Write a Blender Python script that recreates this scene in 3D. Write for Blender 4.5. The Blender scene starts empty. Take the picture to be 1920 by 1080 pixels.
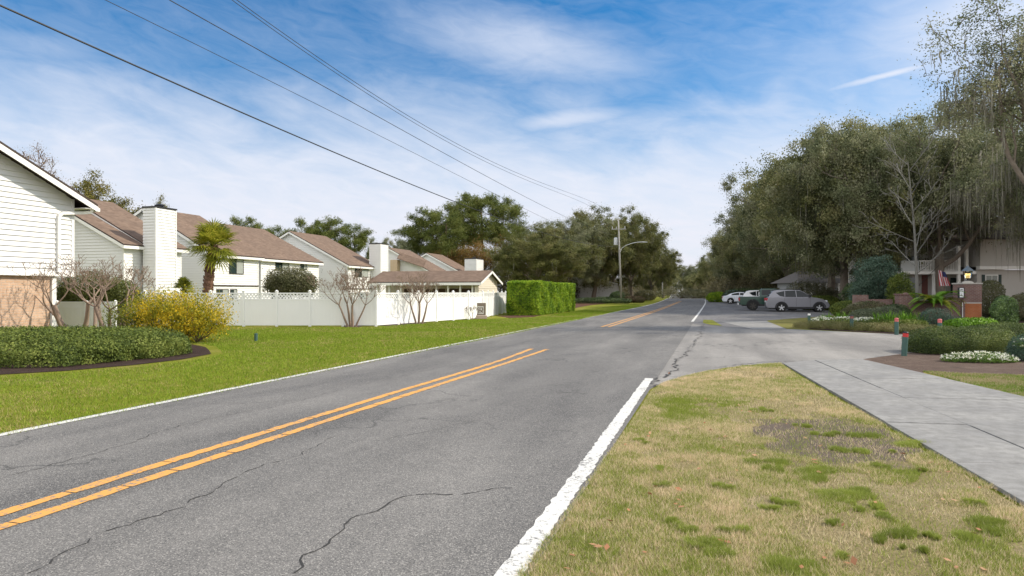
import bpy, math, random
import numpy as np
from mathutils import Vector, Matrix
D = bpy.data
C = bpy.context.scene.collection
# ---------------------------------------------------------------- camera, sky, sun, exposure
F, HZ, H = 1280.0, 548.0, 1.65            # focal length in 1920-px units, horizon row, eye height
YAW = math.atan(377 / F)                  # the road runs along +Y; the camera looks to its left
CA, SA = math.cos(YAW), math.sin(YAW)
SUN_EL, SUN_DIR = math.radians(37), Vector((0.921, 0.376, 0)).normalized()

cam = D.objects.new('camera', D.cameras.new('camera')); C.objects.link(cam)
cam.location = (0, 0, H); cam.rotation_euler = (math.pi / 2, 0, YAW)
cam.data.sensor_width = 36; cam.data.lens = 24; cam.data.shift_y = 8 / 1920
cam.data.clip_end = 3000; cam.data.clip_start = 0.05
bpy.context.scene.camera = cam

def mth(nt, op, a, b=None, c=None, clamp=False):
    n = nt.nodes.new('ShaderNodeMath'); n.operation = op; n.use_clamp = clamp
    for i, v in enumerate((a, b, c)):
        if v is None: continue
        if isinstance(v, (int, float)): n.inputs[i].default_value = v
        else: nt.links.new(v, n.inputs[i])
    return n.outputs[0]
def mix(nt, fac, a, b, mode='MIX'):
    n = nt.nodes.new('ShaderNodeMix'); n.data_type = 'RGBA'; n.blend_type = mode
    for s, v in ((n.inputs[0], fac), (n.inputs[6], a), (n.inputs[7], b)):
        if isinstance(v, (int, float)): s.default_value = v
        elif isinstance(v, (tuple, list)): s.default_value = (*v[:3], 1)
        else: nt.links.new(v, s)
    return n.outputs[2]
def noise(nt, vec, scale, detail=4, rough=.55, dist=0):
    n = nt.nodes.new('ShaderNodeTexNoise')
    n.inputs['Scale'].default_value = scale; n.inputs['Detail'].default_value = detail
    n.inputs['Roughness'].default_value = rough; n.inputs['Distortion'].default_value = dist
    if vec is not None: nt.links.new(vec, n.inputs['Vector'])
    return n.outputs['Fac']
def ramp(nt, fac, stops):
    n = nt.nodes.new('ShaderNodeValToRGB'); e = n.color_ramp.elements
    while len(e) < len(stops): e.new(0.5)
    for k, (p, c) in enumerate(stops):
        e[k].position = p; e[k].color = (c, c, c, 1) if isinstance(c, (int, float)) else (*c, 1)
    nt.links.new(fac, n.inputs[0]); return n.outputs[0]

W = D.worlds.new('World'); bpy.context.scene.world = W; W.use_nodes = True
nt = W.node_tree; bg = nt.nodes['Background']
sky = nt.nodes.new('ShaderNodeTexSky'); sky.sky_type = 'NISHITA'; sky.sun_disc = False
sky.sun_elevation = SUN_EL; sky.sun_rotation = math.atan2(SUN_DIR.x, SUN_DIR.y)
sky.altitude = 0; sky.air_density = 1.0; sky.dust_density = 0.6; sky.ozone_density = 2.5
tc = nt.nodes.new('ShaderNodeTexCoord'); sp = nt.nodes.new('ShaderNodeSeparateXYZ')
nt.links.new(tc.outputs['Generated'], sp.inputs[0])
vx, vy, vz = sp.outputs
az = mth(nt, 'ARCTAN2', vx, vy)                                  # 0 = straight down the road
el = mth(nt, 'ARCSINE', vz)
def vec2(x, y, z=0.0):
    n = nt.nodes.new('ShaderNodeCombineXYZ')
    for i, v in enumerate((x, y, z)):
        if isinstance(v, (int, float)): n.inputs[i].default_value = v
        else: nt.links.new(v, n.inputs[i])
    return n.outputs[0]
def px_dir(px, py):
    return math.atan((px - 960) / F) - YAW, math.atan((HZ - py) / math.hypot(F, px - 960))
def streak(px0, py0, px1, py1, wid, lo=0.0):
    """soft elongated cloud band between two directions of the sky"""
    a0, e0 = px_dir(px0, py0); a1, e1 = px_dir(px1, py1)
    ln = math.hypot(a1 - a0, e1 - e0); ux, uy = (a1 - a0) / ln, (e1 - e0) / ln
    cx, cy = (a0 + a1) / 2, (e0 + e1) / 2
    dx = mth(nt, 'SUBTRACT', az, cx); dy = mth(nt, 'SUBTRACT', el, cy)
    p = mth(nt, 'ADD', mth(nt, 'MULTIPLY', dx, ux), mth(nt, 'MULTIPLY', dy, uy))
    q = mth(nt, 'SUBTRACT', mth(nt, 'MULTIPLY', dy, ux), mth(nt, 'MULTIPLY', dx, uy))
    q = mth(nt, 'ADD', q, mth(nt, 'MULTIPLY', mth(nt, 'SUBTRACT', wob, .5), wid / F * 1.6))
    r = mth(nt, 'ADD', mth(nt, 'POWER', mth(nt, 'ABSOLUTE', mth(nt, 'DIVIDE', p, ln / 2)), 2.0),
            mth(nt, 'POWER', mth(nt, 'ABSOLUTE', mth(nt, 'DIVIDE', q, wid / F)), 2.0))
    return mth(nt, 'EXPONENT', mth(nt, 'MULTIPLY', r, -1.0))
skew = mth(nt, 'ADD', mth(nt, 'MULTIPLY', el, 3.2), mth(nt, 'MULTIPLY', az, 0.45))
wob = noise(nt, vec2(mth(nt, 'MULTIPLY', az, 1.3), skew), 5.0, 5, .55, .6)
fine = noise(nt, vec2(mth(nt, 'MULTIPLY', az, 1.0), skew, 3.7), 17.0, 6, .62, .9)
big = noise(nt, vec2(mth(nt, 'MULTIPLY', az, 1.0), mth(nt, 'MULTIPLY', el, 2.2), 1.2), 2.6, 3, .5, .3)
# a veil that thickens towards the horizon
edge = mth(nt, 'ADD', el, mth(nt, 'MULTIPLY', mth(nt, 'SUBTRACT', wob, .5), 0.16))
edge = mth(nt, 'ADD', edge, mth(nt, 'MULTIPLY', mth(nt, 'SUBTRACT', big, .5), 0.10))
veil = ramp(nt, edge, [(0.10, 0.97), (0.17, 0.86), (0.235, 0.52), (0.30, 0.16), (0.40, 0.06)])
cl = veil
for (s, amp) in ((streak(760, 40, 1240, 130, 55), .62), (streak(940, 232, 1190, 208, 20), .75), (streak(0, 170, 620, 290, 60), .50),
                 (streak(-100, 70, 240, 110, 30), .34), (streak(1540, 172, 1800, 104, 7), .9), (streak(1300, 265, 1480, 225, 12), .5),
                 (streak(1560, 110, 2300, -60, 95), .85), (streak(1650, 260, 2400, 60, 150), .9), (streak(420, 250, 820, 330, 40), .3), (streak(1330, 170, 2100, 60, 150), .42), (streak(1500, 290, 2200, 200, 90), .7)):
    cl = mth(nt, 'MAXIMUM', cl, mth(nt, 'MULTIPLY', s, amp))
cl = mth(nt, 'ADD', cl, mth(nt, 'MULTIPLY', mth(nt, 'SUBTRACT', fine, .5), .30))
behind = ramp(nt, vy, [(.0, .85), (.55, 0.)])                    # unseen cloud added behind the camera to fill camera-facing surfaces
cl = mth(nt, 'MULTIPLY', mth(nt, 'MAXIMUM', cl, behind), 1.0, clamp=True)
blue = mix(nt, 1.0, sky.outputs[0], (0.078, 0.35, 0.52), 'MULTIPLY')
blue = mix(nt, ramp(nt, el, [(0.0, 0.0), (0.42, 1.0)]), mix(nt, 1.0, blue, (2.2, 1.15, 1.0), 'MULTIPLY'), blue)
cloudc = ramp(nt, el, [(0.0, (3.1, 3.13, 3.42)), (0.25, (3.05, 3.2, 3.6)), (0.6, (2.95, 3.25, 3.85))])
cloudc = mix(nt, behind, cloudc, (6.4, 6.3, 6.2))  # added rear cloud made brighter than the visible clouds, as fill light
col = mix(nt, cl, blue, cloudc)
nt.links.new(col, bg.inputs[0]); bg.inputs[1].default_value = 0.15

sun = D.objects.new('sun', D.lights.new('sun', 'SUN')); C.objects.link(sun)
sun.data.energy = 2.7; sun.data.angle = math.radians(1.6); sun.data.color = (1.0, 0.90, 0.75)
sv = Vector((SUN_DIR.x * math.cos(SUN_EL), SUN_DIR.y * math.cos(SUN_EL), math.sin(SUN_EL)))
sun.rotation_euler = sv.to_track_quat('Z', 'Y').to_euler()
vs = bpy.context.scene.view_settings
vs.view_transform = 'Standard'; vs.look = 'None'; vs.exposure = 0.88; vs.gamma = 1.0
cy_ = bpy.context.scene.cycles
cy_.max_bounces = 6; cy_.transparent_max_bounces = 8; cy_.diffuse_bounces = 3; cy_.glossy_bounces = 3

# ---------------------------------------------------------------- where things stand
def c2w(X, Y, z=0.0): return Vector((X * CA - Y * SA, X * SA + Y * CA, z))
def G(px, py):
    Y = F * H / (py - HZ); return c2w((px - 960) / F * Y, Y)
def at(px, py, Y): return c2w((px - 960) / F * Y, Y, H + (HZ - py) / F * Y)
def depth(x, y): return -x * SA + y * CA
def y_on(px, x):
    k = (px - 960) / F; return x * (CA + k * SA) / (k * CA - SA)
def x_on(px, y):
    k = (px - 960) / F; return y * (k * CA - SA) / (CA + k * SA)
def zat(py, x, y): return H + (HZ - py) / F * depth(x, y)

# ---------------------------------------------------------------- materials
MATS = {}
def newmat(name):
    m = D.materials.new(name); m.use_nodes = True; t = m.node_tree
    b = t.nodes['Principled BSDF']; return m, t, b
def objvec(t):
    return t.nodes.new('ShaderNodeTexCoord').outputs['Object']
def geopos(t):
    return t.nodes.new('ShaderNodeNewGeometry').outputs['Position']
def bump(t, h, dist, strength=1.0):
    n = t.nodes.new('ShaderNodeBump'); n.inputs['Distance'].default_value = dist; n.inputs['Strength'].default_value = strength
    t.links.new(h, n.inputs['Height']); return n.outputs[0]
def plain(name, col, rough=.6, metal=0.0, var=.12, scale=3.0, spec=.4, bmp=0.0):
    if name in MATS: return MATS[name]
    m, t, b = newmat(name)
    f = noise(t, objvec(t), scale, 5, .6)
    t.links.new(mix(t, f, tuple(c * (1 - var) for c in col), tuple(min(1, c * (1 + var)) for c in col)), b.inputs['Base Color'])
    b.inputs['Roughness'].default_value = rough; b.inputs['Metallic'].default_value = metal
    b.inputs['Specular IOR Level'].default_value = spec
    if bmp: t.links.new(bump(t, noise(t, objvec(t), scale * 12, 3), bmp), b.inputs['Normal'])
    MATS[name] = m; return m
def leafmat(name, cols, trans=.25, patch=1.5, rough=.6, spec=.25, pw=.45):
    """leaf colour varies leaf by leaf and in broad patches"""
    if name in MATS: return MATS[name]
    m, t, b = newmat(name)
    g = t.nodes.new('ShaderNodeNewGeometry')
    n = noise(t, objvec(t), patch, 2, .5)
    f = mth(t, 'ADD', mth(t, 'MULTIPLY', g.outputs['Random Per Island'], 1 - pw), mth(t, 'MULTIPLY', ramp(t, n, [(.38, 0.), (.62, 1.)]), pw))
    k = len(cols)
    c = ramp(t, f, [(.08 + .84 * i / (k - 1), cols[i]) for i in range(k)])
    t.links.new(c, b.inputs['Base Color']); b.inputs['Roughness'].default_value = rough
    b.inputs['Specular IOR Level'].default_value = spec
    tr = t.nodes.new('ShaderNodeBsdfTranslucent'); t.links.new(c, tr.inputs[0])
    mx = t.nodes.new('ShaderNodeMixShader'); mx.inputs[0].default_value = trans
    t.links.new(b.outputs[0], mx.inputs[1]); t.links.new(tr.outputs[0], mx.inputs[2])
    t.links.new(mx.outputs[0], t.nodes['Material Output'].inputs[0])
    MATS[name] = m; return m
def brickmat(name, c1, c2, mortar, bw=.22, rh=.075, ms=.012):
    if name in MATS: return MATS[name]
    m, t, b = newmat(name)
    s = t.nodes.new('ShaderNodeSeparateXYZ'); t.links.new(objvec(t), s.inputs[0])
    cb = t.nodes.new('ShaderNodeCombineXYZ')
    t.links.new(mth(t, 'ADD', s.outputs[0], s.outputs[1]), cb.inputs[0]); t.links.new(s.outputs[2], cb.inputs[1])
    br = t.nodes.new('ShaderNodeTexBrick'); t.links.new(cb.outputs[0], br.inputs[0])
    br.inputs['Color1'].default_value = (*c1, 1); br.inputs['Color2'].default_value = (*c2, 1); br.inputs['Mortar'].default_value = (*mortar, 1)
    br.inputs['Scale'].default_value = 1; br.inputs['Mortar Size'].default_value = ms
    br.inputs['Brick Width'].default_value = bw; br.inputs['Row Height'].default_value = rh
    n = noise(t, objvec(t), 2.2, 5, .65)
    t.links.new(mix(t, ramp(t, n, [(.35, .0), (.75, .55)]), br.outputs[0], tuple(c * .55 for c in c1)), b.inputs['Base Color'])
    b.inputs['Roughness'].default_value = .9
    t.links.new(bump(t, mth(t, 'SUBTRACT', 1.0, br.outputs['Fac']), .006), b.inputs['Normal'])
    MATS[name] = m; return m
def roofmat():
    m, t, b = newmat('roof_shingle')
    v = objvec(t); mp = t.nodes.new('ShaderNodeMapping'); mp.inputs['Scale'].default_value = (6.5, 3.2, 6.5); t.links.new(v, mp.inputs[0])
    vo = t.nodes.new('ShaderNodeTexVoronoi'); t.links.new(mp.outputs[0], vo.inputs[0]); vo.inputs['Scale'].default_value = 1.0
    sx = t.nodes.new('ShaderNodeSeparateColor'); t.links.new(vo.outputs['Color'], sx.inputs[0])
    c = mix(t, sx.outputs[0], (.150, .104, .078), (.225, .160, .120))
    c = mix(t, ramp(t, noise(t, v, .7, 4), [(.3, 0.), (.8, .6)]), c, (.13, .095, .075))
    t.links.new(c, b.inputs['Base Color']); b.inputs['Roughness'].default_value = .95; b.inputs['Specular IOR Level'].default_value = .15
    return m
MROOF = roofmat()
MSIDE = plain('white_siding', (.72, .715, .70), .55, var=.045, scale=1.1)
MTRIM = plain('white_trim', (.80, .79, .76), .5, var=.04)
MEDGE = plain('roof_edge', (.05, .035, .03), .8)
MVINYL = plain('white_vinyl', (.84, .84, .83), .35, var=.03, scale=1.5)
MGLASS = plain('window_glass', (.025, .04, .038), .08, spec=.5, var=.3, scale=.8)
MCURT = plain('curtain', (.30, .32, .30), .8, var=.25, scale=4)
MFRAME = plain('bronze_window_frame', (.045, .04, .035), .45)
MBARK_OAK = plain('oak_bark', (.20, .165, .135), .95, var=.4, scale=5, bmp=.03)
MBARK_PINE = plain('pine_bark', (.14, .095, .07), .95, var=.35, scale=6, bmp=.03)
MBARK_MYRTLE = plain('myrtle_bark', (.235, .17, .125), .75, var=.28, scale=7)
MBARK_PALE = plain('pale_bark', (.17, .165, .15), .8, var=.25, scale=4)
MTWIG = plain('twig', (.15, .105, .08), .85, var=.25)
MBRICK_TAN = brickmat('tan_brick', (.56, .36, .235), (.64, .44, .31), (.56, .46, .37), bw=.30, rh=.10, ms=.012)
MBRICK_RED = brickmat('red_brick', (.175, .085, .07), (.235, .125, .10), (.25, .215, .2))
MBRICK_ORANGE = brickmat('orange_brick', (.38, .11, .035), (.44, .15, .05), (.36, .16, .08))
MBLACK = plain('black_metal', (.02, .02, .022), .45)
MGREENPOST = plain('green_bollard_paint', (.045, .10, .085), .5, var=.25, scale=9)
MREDPAINT = plain('red_cap_paint', (.48, .03, .03), .5)
MPINK = plain('faded_red_paint', (.50, .13, .13), .6)
MCONC = plain('pale_concrete', (.42, .40, .36), .9, var=.1)

# ---------------------------------------------------------------- mesh building
class MB:
    def __init__(s): s.v = []; s.f = []; s.m = []
    def face(s, pts, mi=0):
        k = len(s.v); s.v += [tuple(p) for p in pts]; s.f.append(tuple(range(k, k + len(pts)))); s.m.append(mi); return s
    def box(s, x0, x1, y0, y1, z0, z1, mi=0):
        k = len(s.v); s.v += [(x, y, z) for z in (z0, z1) for y in (y0, y1) for x in (x0, x1)]
        for f in ((0, 2, 3, 1), (4, 5, 7, 6), (0, 1, 5, 4), (2, 6, 7, 3), (0, 4, 6, 2), (1, 3, 7, 5)):
            s.f.append(tuple(k + i for i in f)); s.m.append(mi)
        return s
    def bar(s, a, b, w, h, up=(0, 0, 1), mi=0):
        """a rectangular bar between two points"""
        a, b, up = Vector(a), Vector(b), Vector(up); d = (b - a).normalized(); r = d.cross(up)
        r = r.normalized() if r.length > 1e-6 else Vector((1, 0, 0)); u = r.cross(d)
        k = len(s.v)
        for p in (a, b):
            for (i, j) in ((-1, -1), (1, -1), (1, 1), (-1, 1)): s.v.append(tuple(p + r * (i * w / 2) + u * (j * h / 2)))
        for f in ((0, 3, 2, 1), (4, 5, 6, 7), (0, 1, 5, 4), (1, 2, 6, 5), (2, 3, 7, 6), (3, 0, 4, 7)):
            s.f.append(tuple(k + i for i in f)); s.m.append(mi)
        return s
    def tube(s, pts, rad, n=6, cap=True, mi=0):
        pts = [Vector(p) for p in pts]; k = len(s.v); m = len(pts)
        if not hasattr(rad, '__len__'): rad = [rad] * m
        ref = None
        for i, p in enumerate(pts):
            d = (pts[min(i + 1, m - 1)] - pts[max(i - 1, 0)])
            d = d.normalized() if d.length > 1e-9 else Vector((0, 0, 1))
            if ref is None: ref = d.orthogonal().normalized()
            ref = (ref - d * ref.dot(d)); ref = ref.normalized() if ref.length > 1e-6 else d.orthogonal().normalized()
            b = d.cross(ref)
            for j in range(n):
                a = 2 * math.pi * j / n; s.v.append(tuple(p + (ref * math.cos(a) + b * math.sin(a)) * rad[i]))
        for i in range(m - 1):
            for j in range(n):
                a, b = k + i * n + j, k + i * n + (j + 1) % n
                s.f.append((a, b, b + n, a + n)); s.m.append(mi)
        if cap:
            s.f.append(tuple(k + j for j in reversed(range(n)))); s.f.append(tuple(k + (m - 1) * n + j for j in range(n))); s.m += [mi, mi]
        return s
    def lathe(s, prof, n=16, c=(0, 0, 0), mi=0, axis='z'):
        k = len(s.v)
        for (r, z) in prof:
            for j in range(n):
                a = 2 * math.pi * j / n; x, y = r * math.cos(a), r * math.sin(a)
                s.v.append((c[0] + x, c[1] + y, c[2] + z) if axis == 'z' else (c[0] + x, c[1] + z, c[2] + y))
        for i in range(len(prof) - 1):
            for j in range(n):
                a, b = k + i * n + j, k + i * n + (j + 1) % n
                s.f.append((a, b, b + n, a + n)); s.m.append(mi)
        s.f.append(tuple(k + j for j in reversed(range(n)))); s.f.append(tuple(k + (len(prof) - 1) * n + j for j in range(n))); s.m += [mi, mi]
        return s
    def prism(s, poly, z0, z1, mi=0):
        """poly: xy outline; closed solid between two heights"""
        k = len(s.v); n = len(poly)
        s.v += [(p[0], p[1], z0) for p in poly] + [(p[0], p[1], z1) for p in poly]
        s.f.append(tuple(k + i for i in reversed(range(n)))); s.f.append(tuple(k + n + i for i in range(n))); s.m += [mi, mi]
        for i in range(n):
            j = (i + 1) % n; s.f.append((k + i, k + j, k + n + j, k + n + i)); s.m.append(mi)
        return s
    def build(s, name, mat, parent=None, smooth=False, bevel=0.0):
        me = D.meshes.new(name); me.from_pydata(s.v, [], s.f)
        for x in (mat if isinstance(mat, (list, tuple)) else [mat]): me.materials.append(x)
        if any(s.m): me.polygons.foreach_set('material_index', s.m)
        if smooth: me.polygons.foreach_set('use_smooth', [True] * len(s.f))
        me.update()
        o = D.objects.new(name, me); C.objects.link(o)
        if parent: o.parent = parent
        if bevel:
            b = o.modifiers.new('Bevel', 'BEVEL'); b.width = bevel; b.segments = 2; b.limit_method = 'ANGLE'
        return o
def tag(o, label=None, cat=None, group=None, kind=None):
    if label: o['label'] = label
    if cat: o['category'] = cat
    if group: o['group'] = group
    if kind: o['kind'] = kind
    return o
def empty(name, loc=(0, 0, 0), rz=0.0):
    o = D.objects.new(name, None); C.objects.link(o); o.location = loc; o.rotation_euler = (0, 0, rz)
    o.empty_display_size = .3; return o
def copy_thing(root, loc, rz=0.0, sc=(1, 1, 1), label=None, group=None, recolor=None):
    kids = [c for c in KIDS(root)]
    r = root.copy(); C.objects.link(r); r.location = loc; r.rotation_euler = (0, 0, rz); r.scale = sc
    if label: r['label'] = label
    if group: r['group'] = group
    for ch in kids:
        c = ch.copy(); C.objects.link(c); c.parent = r
        for g in KIDS(ch):
            d = g.copy(); C.objects.link(d); d.parent = c
    return r
def KIDS(root): return [o for o in C.objects if o.parent == root]

def np_mesh(name, V, Q, mat, parent=None):
    """V: (n,3) array, Q: (m,k) array of equal-sized faces"""
    me = D.meshes.new(name); n, (m, k) = len(V), Q.shape
    me.vertices.add(n); me.vertices.foreach_set('co', np.ascontiguousarray(V, dtype=np.float32).ravel())
    me.loops.add(m * k); me.loops.foreach_set('vertex_index', Q.astype(np.int32).ravel())
    me.polygons.add(m); me.polygons.foreach_set('loop_start', np.arange(0, m * k, k, dtype=np.int32))
    me.update(calc_edges=True); me.materials.append(mat)
    o = D.objects.new(name, me); C.objects.link(o)
    if parent: o.parent = parent
    return o
def leaf_arrays(P, size, rng, nrm=None, mixn=.5, aspect=.5, droop=0.0):
    n = len(P); u = rng.normal(size=(n, 3)); u[:, 2] -= droop
    if nrm is not None:
        w = nrm * mixn + rng.normal(size=(n, 3)) * .45
        w /= np.linalg.norm(w, axis=1, keepdims=True) + 1e-9
        u -= w * np.sum(u * w, axis=1, keepdims=True)
    u /= np.linalg.norm(u, axis=1, keepdims=True) + 1e-9
    r = rng.normal(size=(n, 3)) if nrm is None else np.cross(w, u)
    r -= u * np.sum(u * r, axis=1, keepdims=True); r /= np.linalg.norm(r, axis=1, keepdims=True) + 1e-9
    s = (size * rng.uniform(.6, 1.35, n))[:, None]
    V = np.stack([P - u * s * .5, P + r * s * aspect * .5, P + u * s * .5, P - r * s * aspect * .5], axis=1).reshape(-1, 3)
    return V, np.arange(4 * n).reshape(n, 4)
def leaves(name, P, size, mat, parent, rng, **kw):
    V, Q = leaf_arrays(P, size, rng, **kw); return np_mesh(name, V, Q, mat, parent)
# ================================================================ the ground
def sheet(name, pts, z, mat, subdiv=False):
    m = MB(); m.face([(p[0], p[1], z) for p in pts]); o = m.build(name, mat)
    import bmesh
    b = bmesh.new(); b.from_mesh(o.data); bmesh.ops.triangulate(b, faces=b.faces[:]); bmesh.ops.recalc_face_normals(b, faces=b.faces[:])
    for f in b.faces:
        if f.normal.z < 0: f.normal_flip()
    b.to_mesh(o.data); b.free(); o['kind'] = 'structure'; return o
def lawnmat(name, g1, g2, dry, dirt, dryamt, scale=.35):
    m, t, b = newmat(name); p = geopos(t)
    n1 = noise(t, p, scale, 6, .62); n2 = noise(t, p, 9, 6, .7); n3 = noise(t, p, 60, 3, .6); n4 = noise(t, p, scale * 2.3, 5, .6, .5)
    c = mix(t, n2, g1, g2)
    c = mix(t, ramp(t, n4, [(.5, 0.), (.72, dryamt)]), c, dry)
    c = mix(t, ramp(t, n1, [(.60, 0.), (.74, .8)]), c, dirt)
    c = mix(t, ramp(t, n3, [(.3, .55), (.6, 0.)]), c, tuple(v * .35 for v in g1))
    t.links.new(c, b.inputs['Base Color']); b.inputs['Roughness'].default_value = .95; b.inputs['Specular IOR Level'].default_value = .1
    t.links.new(bump(t, n3, .03), b.inputs['Normal']); return m
MLAWN = lawnmat('lawn_turf', (.13, .165, .015), (.28, .285, .03), (.38, .31, .10), (.26, .22, .11), .85)
MVERGE = lawnmat('verge_turf', (.22, .19, .08), (.36, .29, .16), (.48, .39, .25), (.16, .13, .11), .8, .6)
def soil_patch(mat, c, rx, ry, col):                                 # worn bare earth at one spot of the verge
    t = mat.node_tree; b = t.nodes['Principled BSDF']; s = t.nodes.new('ShaderNodeSeparateXYZ'); p = geopos(t); t.links.new(p, s.inputs[0])
    q = mth(t, 'ADD', mth(t, 'POWER', mth(t, 'ABSOLUTE', mth(t, 'DIVIDE', mth(t, 'SUBTRACT', s.outputs[0], c[0]), rx)), 2.0), mth(t, 'POWER', mth(t, 'ABSOLUTE', mth(t, 'DIVIDE', mth(t, 'SUBTRACT', s.outputs[1], c[1]), ry)), 2.0))
    q = mth(t, 'ADD', q, mth(t, 'MULTIPLY', mth(t, 'SUBTRACT', noise(t, p, 2.4, 6, .7), .5), 3.2))
    old = b.inputs['Base Color'].links[0].from_socket
    t.links.new(mix(t, ramp(t, q, [(.45, 1.), (1.1, 0.)]), old, mix(t, noise(t, p, 40, 4, .7), tuple(v * .6 for v in col), tuple(v * 1.35 for v in col))), b.inputs['Base Color'])
soil_patch(MVERGE, G(1560, 822), 1.1, 1.5, (.15, .12, .10))
MLITTER = lawnmat('leaf_litter', (.10, .065, .045), (.17, .115, .08), (.22, .16, .11), (.07, .05, .04), .6)
MMULCH = lawnmat('mulch', (.035, .024, .02), (.085, .055, .045), (.12, .085, .065), (.03, .022, .02), .5, 1.1)
MMULCH2 = lawnmat('dry_mulch', (.10, .07, .055), (.19, .14, .115), (.26, .20, .16), (.07, .05, .045), .6, 1.1)

def asphalt(name, base, warm, speck=1.0, patch=.28):
    m, t, b = newmat(name); p = geopos(t)
    s = t.nodes.new('ShaderNodeSeparateXYZ'); t.links.new(p, s.inputs[0])
    st = t.nodes.new('ShaderNodeCombineXYZ'); t.links.new(mth(t, 'MULTIPLY', s.outputs[0], 1.0), st.inputs[0]); t.links.new(mth(t, 'MULTIPLY', s.outputs[1], .28), st.inputs[1])
    n1 = noise(t, st.outputs[0], .55, 5, .6, .4); n2 = noise(t, p, 2.6, 5, .65); n3 = noise(t, p, 75, 2, .5)
    vo = t.nodes.new('ShaderNodeTexVoronoi'); vo.inputs['Scale'].default_value = 130; t.links.new(p, vo.inputs[0])
    sc = t.nodes.new('ShaderNodeSeparateColor'); t.links.new(vo.outputs['Color'], sc.inputs[0])
    c = mix(t, ramp(t, n1, [(.32, 0.), (.68, 1.)]), tuple(v * (1 - patch) for v in base), tuple(v * (1 + patch) for v in warm))
    tr_ = t.nodes.new('ShaderNodeCombineXYZ'); t.links.new(s.outputs[0], tr_.inputs[0]); t.links.new(mth(t, 'MULTIPLY', s.outputs[1], .04), tr_.inputs[1])
    c = mix(t, ramp(t, noise(t, tr_.outputs[0], 1.1, 3, .5), [(.40, .30), (.56, 0.)]), c, tuple(v * .62 for v in base))
    c = mix(t, ramp(t, n2, [(.35, .22), (.65, 0.)]), c, tuple(v * .6 for v in base))
    c = mix(t, mth(t, 'MULTIPLY', ramp(t, sc.outputs[0], [(.62, 0.), (.95, .6)]), speck), c, (.42, .40, .37))
    c = mix(t, mth(t, 'MULTIPLY', ramp(t, sc.outputs[1], [(.55, 0.), (.9, .55)]), speck), c, (.035, .035, .037))
    cr = t.nodes.new('ShaderNodeTexVoronoi'); cr.feature = 'DISTANCE_TO_EDGE'; cr.inputs['Scale'].default_value = .42
    wp = t.nodes.new('ShaderNodeVectorMath'); wp.operation = 'ADD'; t.links.new(p, wp.inputs[0])
    nn = t.nodes.new('ShaderNodeTexNoise'); nn.inputs['Scale'].default_value = 1.3; nn.inputs['Detail'].default_value = 6; t.links.new(p, nn.inputs['Vector'])
    sm = t.nodes.new('ShaderNodeVectorMath'); sm.operation = 'SCALE'; sm.inputs['Scale'].default_value = 1.5; t.links.new(nn.outputs['Color'], sm.inputs[0])
    t.links.new(sm.outputs[0], wp.inputs[1]); t.links.new(wp.outputs[0], cr.inputs['Vector'])
    lines = ramp(t, cr.outputs['Distance'], [(0.0, .55), (.006, .4), (.014, 0.)])
    gate = ramp(t, noise(t, p, .35, 2, .5), [(.5, 0.), (.6, 1.)])
    c = mix(t, mth(t, 'MULTIPLY', lines, gate), c, (.03, .03, .03))
    t.links.new(c, b.inputs['Base Color']); b.inputs['Roughness'].default_value = .85; b.inputs['Specular IOR Level'].default_value = .25
    t.links.new(bump(t, n3, .006), b.inputs['Normal']); return m
MROAD = asphalt('road_asphalt', (.122, .119, .118), (.180, .172, .162), patch=.27)
MSTREET = asphalt('old_asphalt', (.215, .205, .195), (.29, .275, .255), .7, .2)
MLOT = asphalt('lot_asphalt', (.145, .143, .148), (.18, .176, .175), .4, .15)

S_lawn = sheet('lawn', [(-900, -60), (500, -60), (500, 1400), (-900, 1400)], 0.0, MLAWN)
# main road: straight, bending left far away
def edge_pts(side):
    if side == 'L':
        p = [(-7.95, y) for y in (-12, 0, 10, 20, 30, 40)] + [tuple(G(x, y)[:2]) for x, y in ((1160, 583.5), (1205, 574.5), (1232, 567.5), (1247, 561.5), (1255, 557.5), (1257, 554.3), (1245, 552.2))]
    else:
        p = [(-1.02, y) for y in (-12, 0, 10, 20, 30, 40)] + [tuple(G(x, y)[:2]) for x, y in ((1307, 592), (1316, 580), (1323, 570), (1325, 564), (1321, 559), (1309, 555.3), (1285, 552.2))]
    return p
L, R = edge_pts('L'), edge_pts('R')
def strip(name, A, B, z, mat, dens=6):
    m = MB()
    def res(P):
        out = []
        for i in range(len(P) - 1):
            p0, p1, p2, p3 = [Vector(P[max(0, min(len(P) - 1, j))]) for j in (i - 1, i, i + 1, i + 2)]
            for k in range(dens):
                t = k / dens
                out.append(.5 * ((2 * p1) + (p2 - p0) * t + (2 * p0 - 5 * p1 + 4 * p2 - p3) * t * t + (3 * p1 - p0 - 3 * p2 + p3) * t ** 3))
        out.append(Vector(P[-1])); return out
    a, b = res(A), res(B)
    for i in range(len(a) - 1): m.face([(a[i].x, a[i].y, z), (b[i].x, b[i].y, z), (b[i + 1].x, b[i + 1].y, z), (a[i + 1].x, a[i + 1].y, z)])
    o = m.build(name, mat); o['kind'] = 'structure'; return o
def gp(l): return [tuple(G(x, y)[:2]) for x, y in l]
near_edge = [(1205, 748), (1214, 733), (1240, 719), (1275, 708), (1315, 698), (1360, 690), (1410, 684.5), (1463, 681.5)]
side_poly = [(-1.6, 8)] + gp(near_edge) + [(1.6, 16.4), (3.3, 17.7)] + gp([(1617, 675), (1700, 664)]) + [(14, 11.5), (30, 15), (30, 22), (16, 21.0)] + gp([(1725, 629), (1600, 623), (1510, 618.5), (1476, 617), (1440, 612), (1340, 606)]) + [(-1.6, 42)]
sheet('side_street', side_poly, .006, MSTREET)
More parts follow.
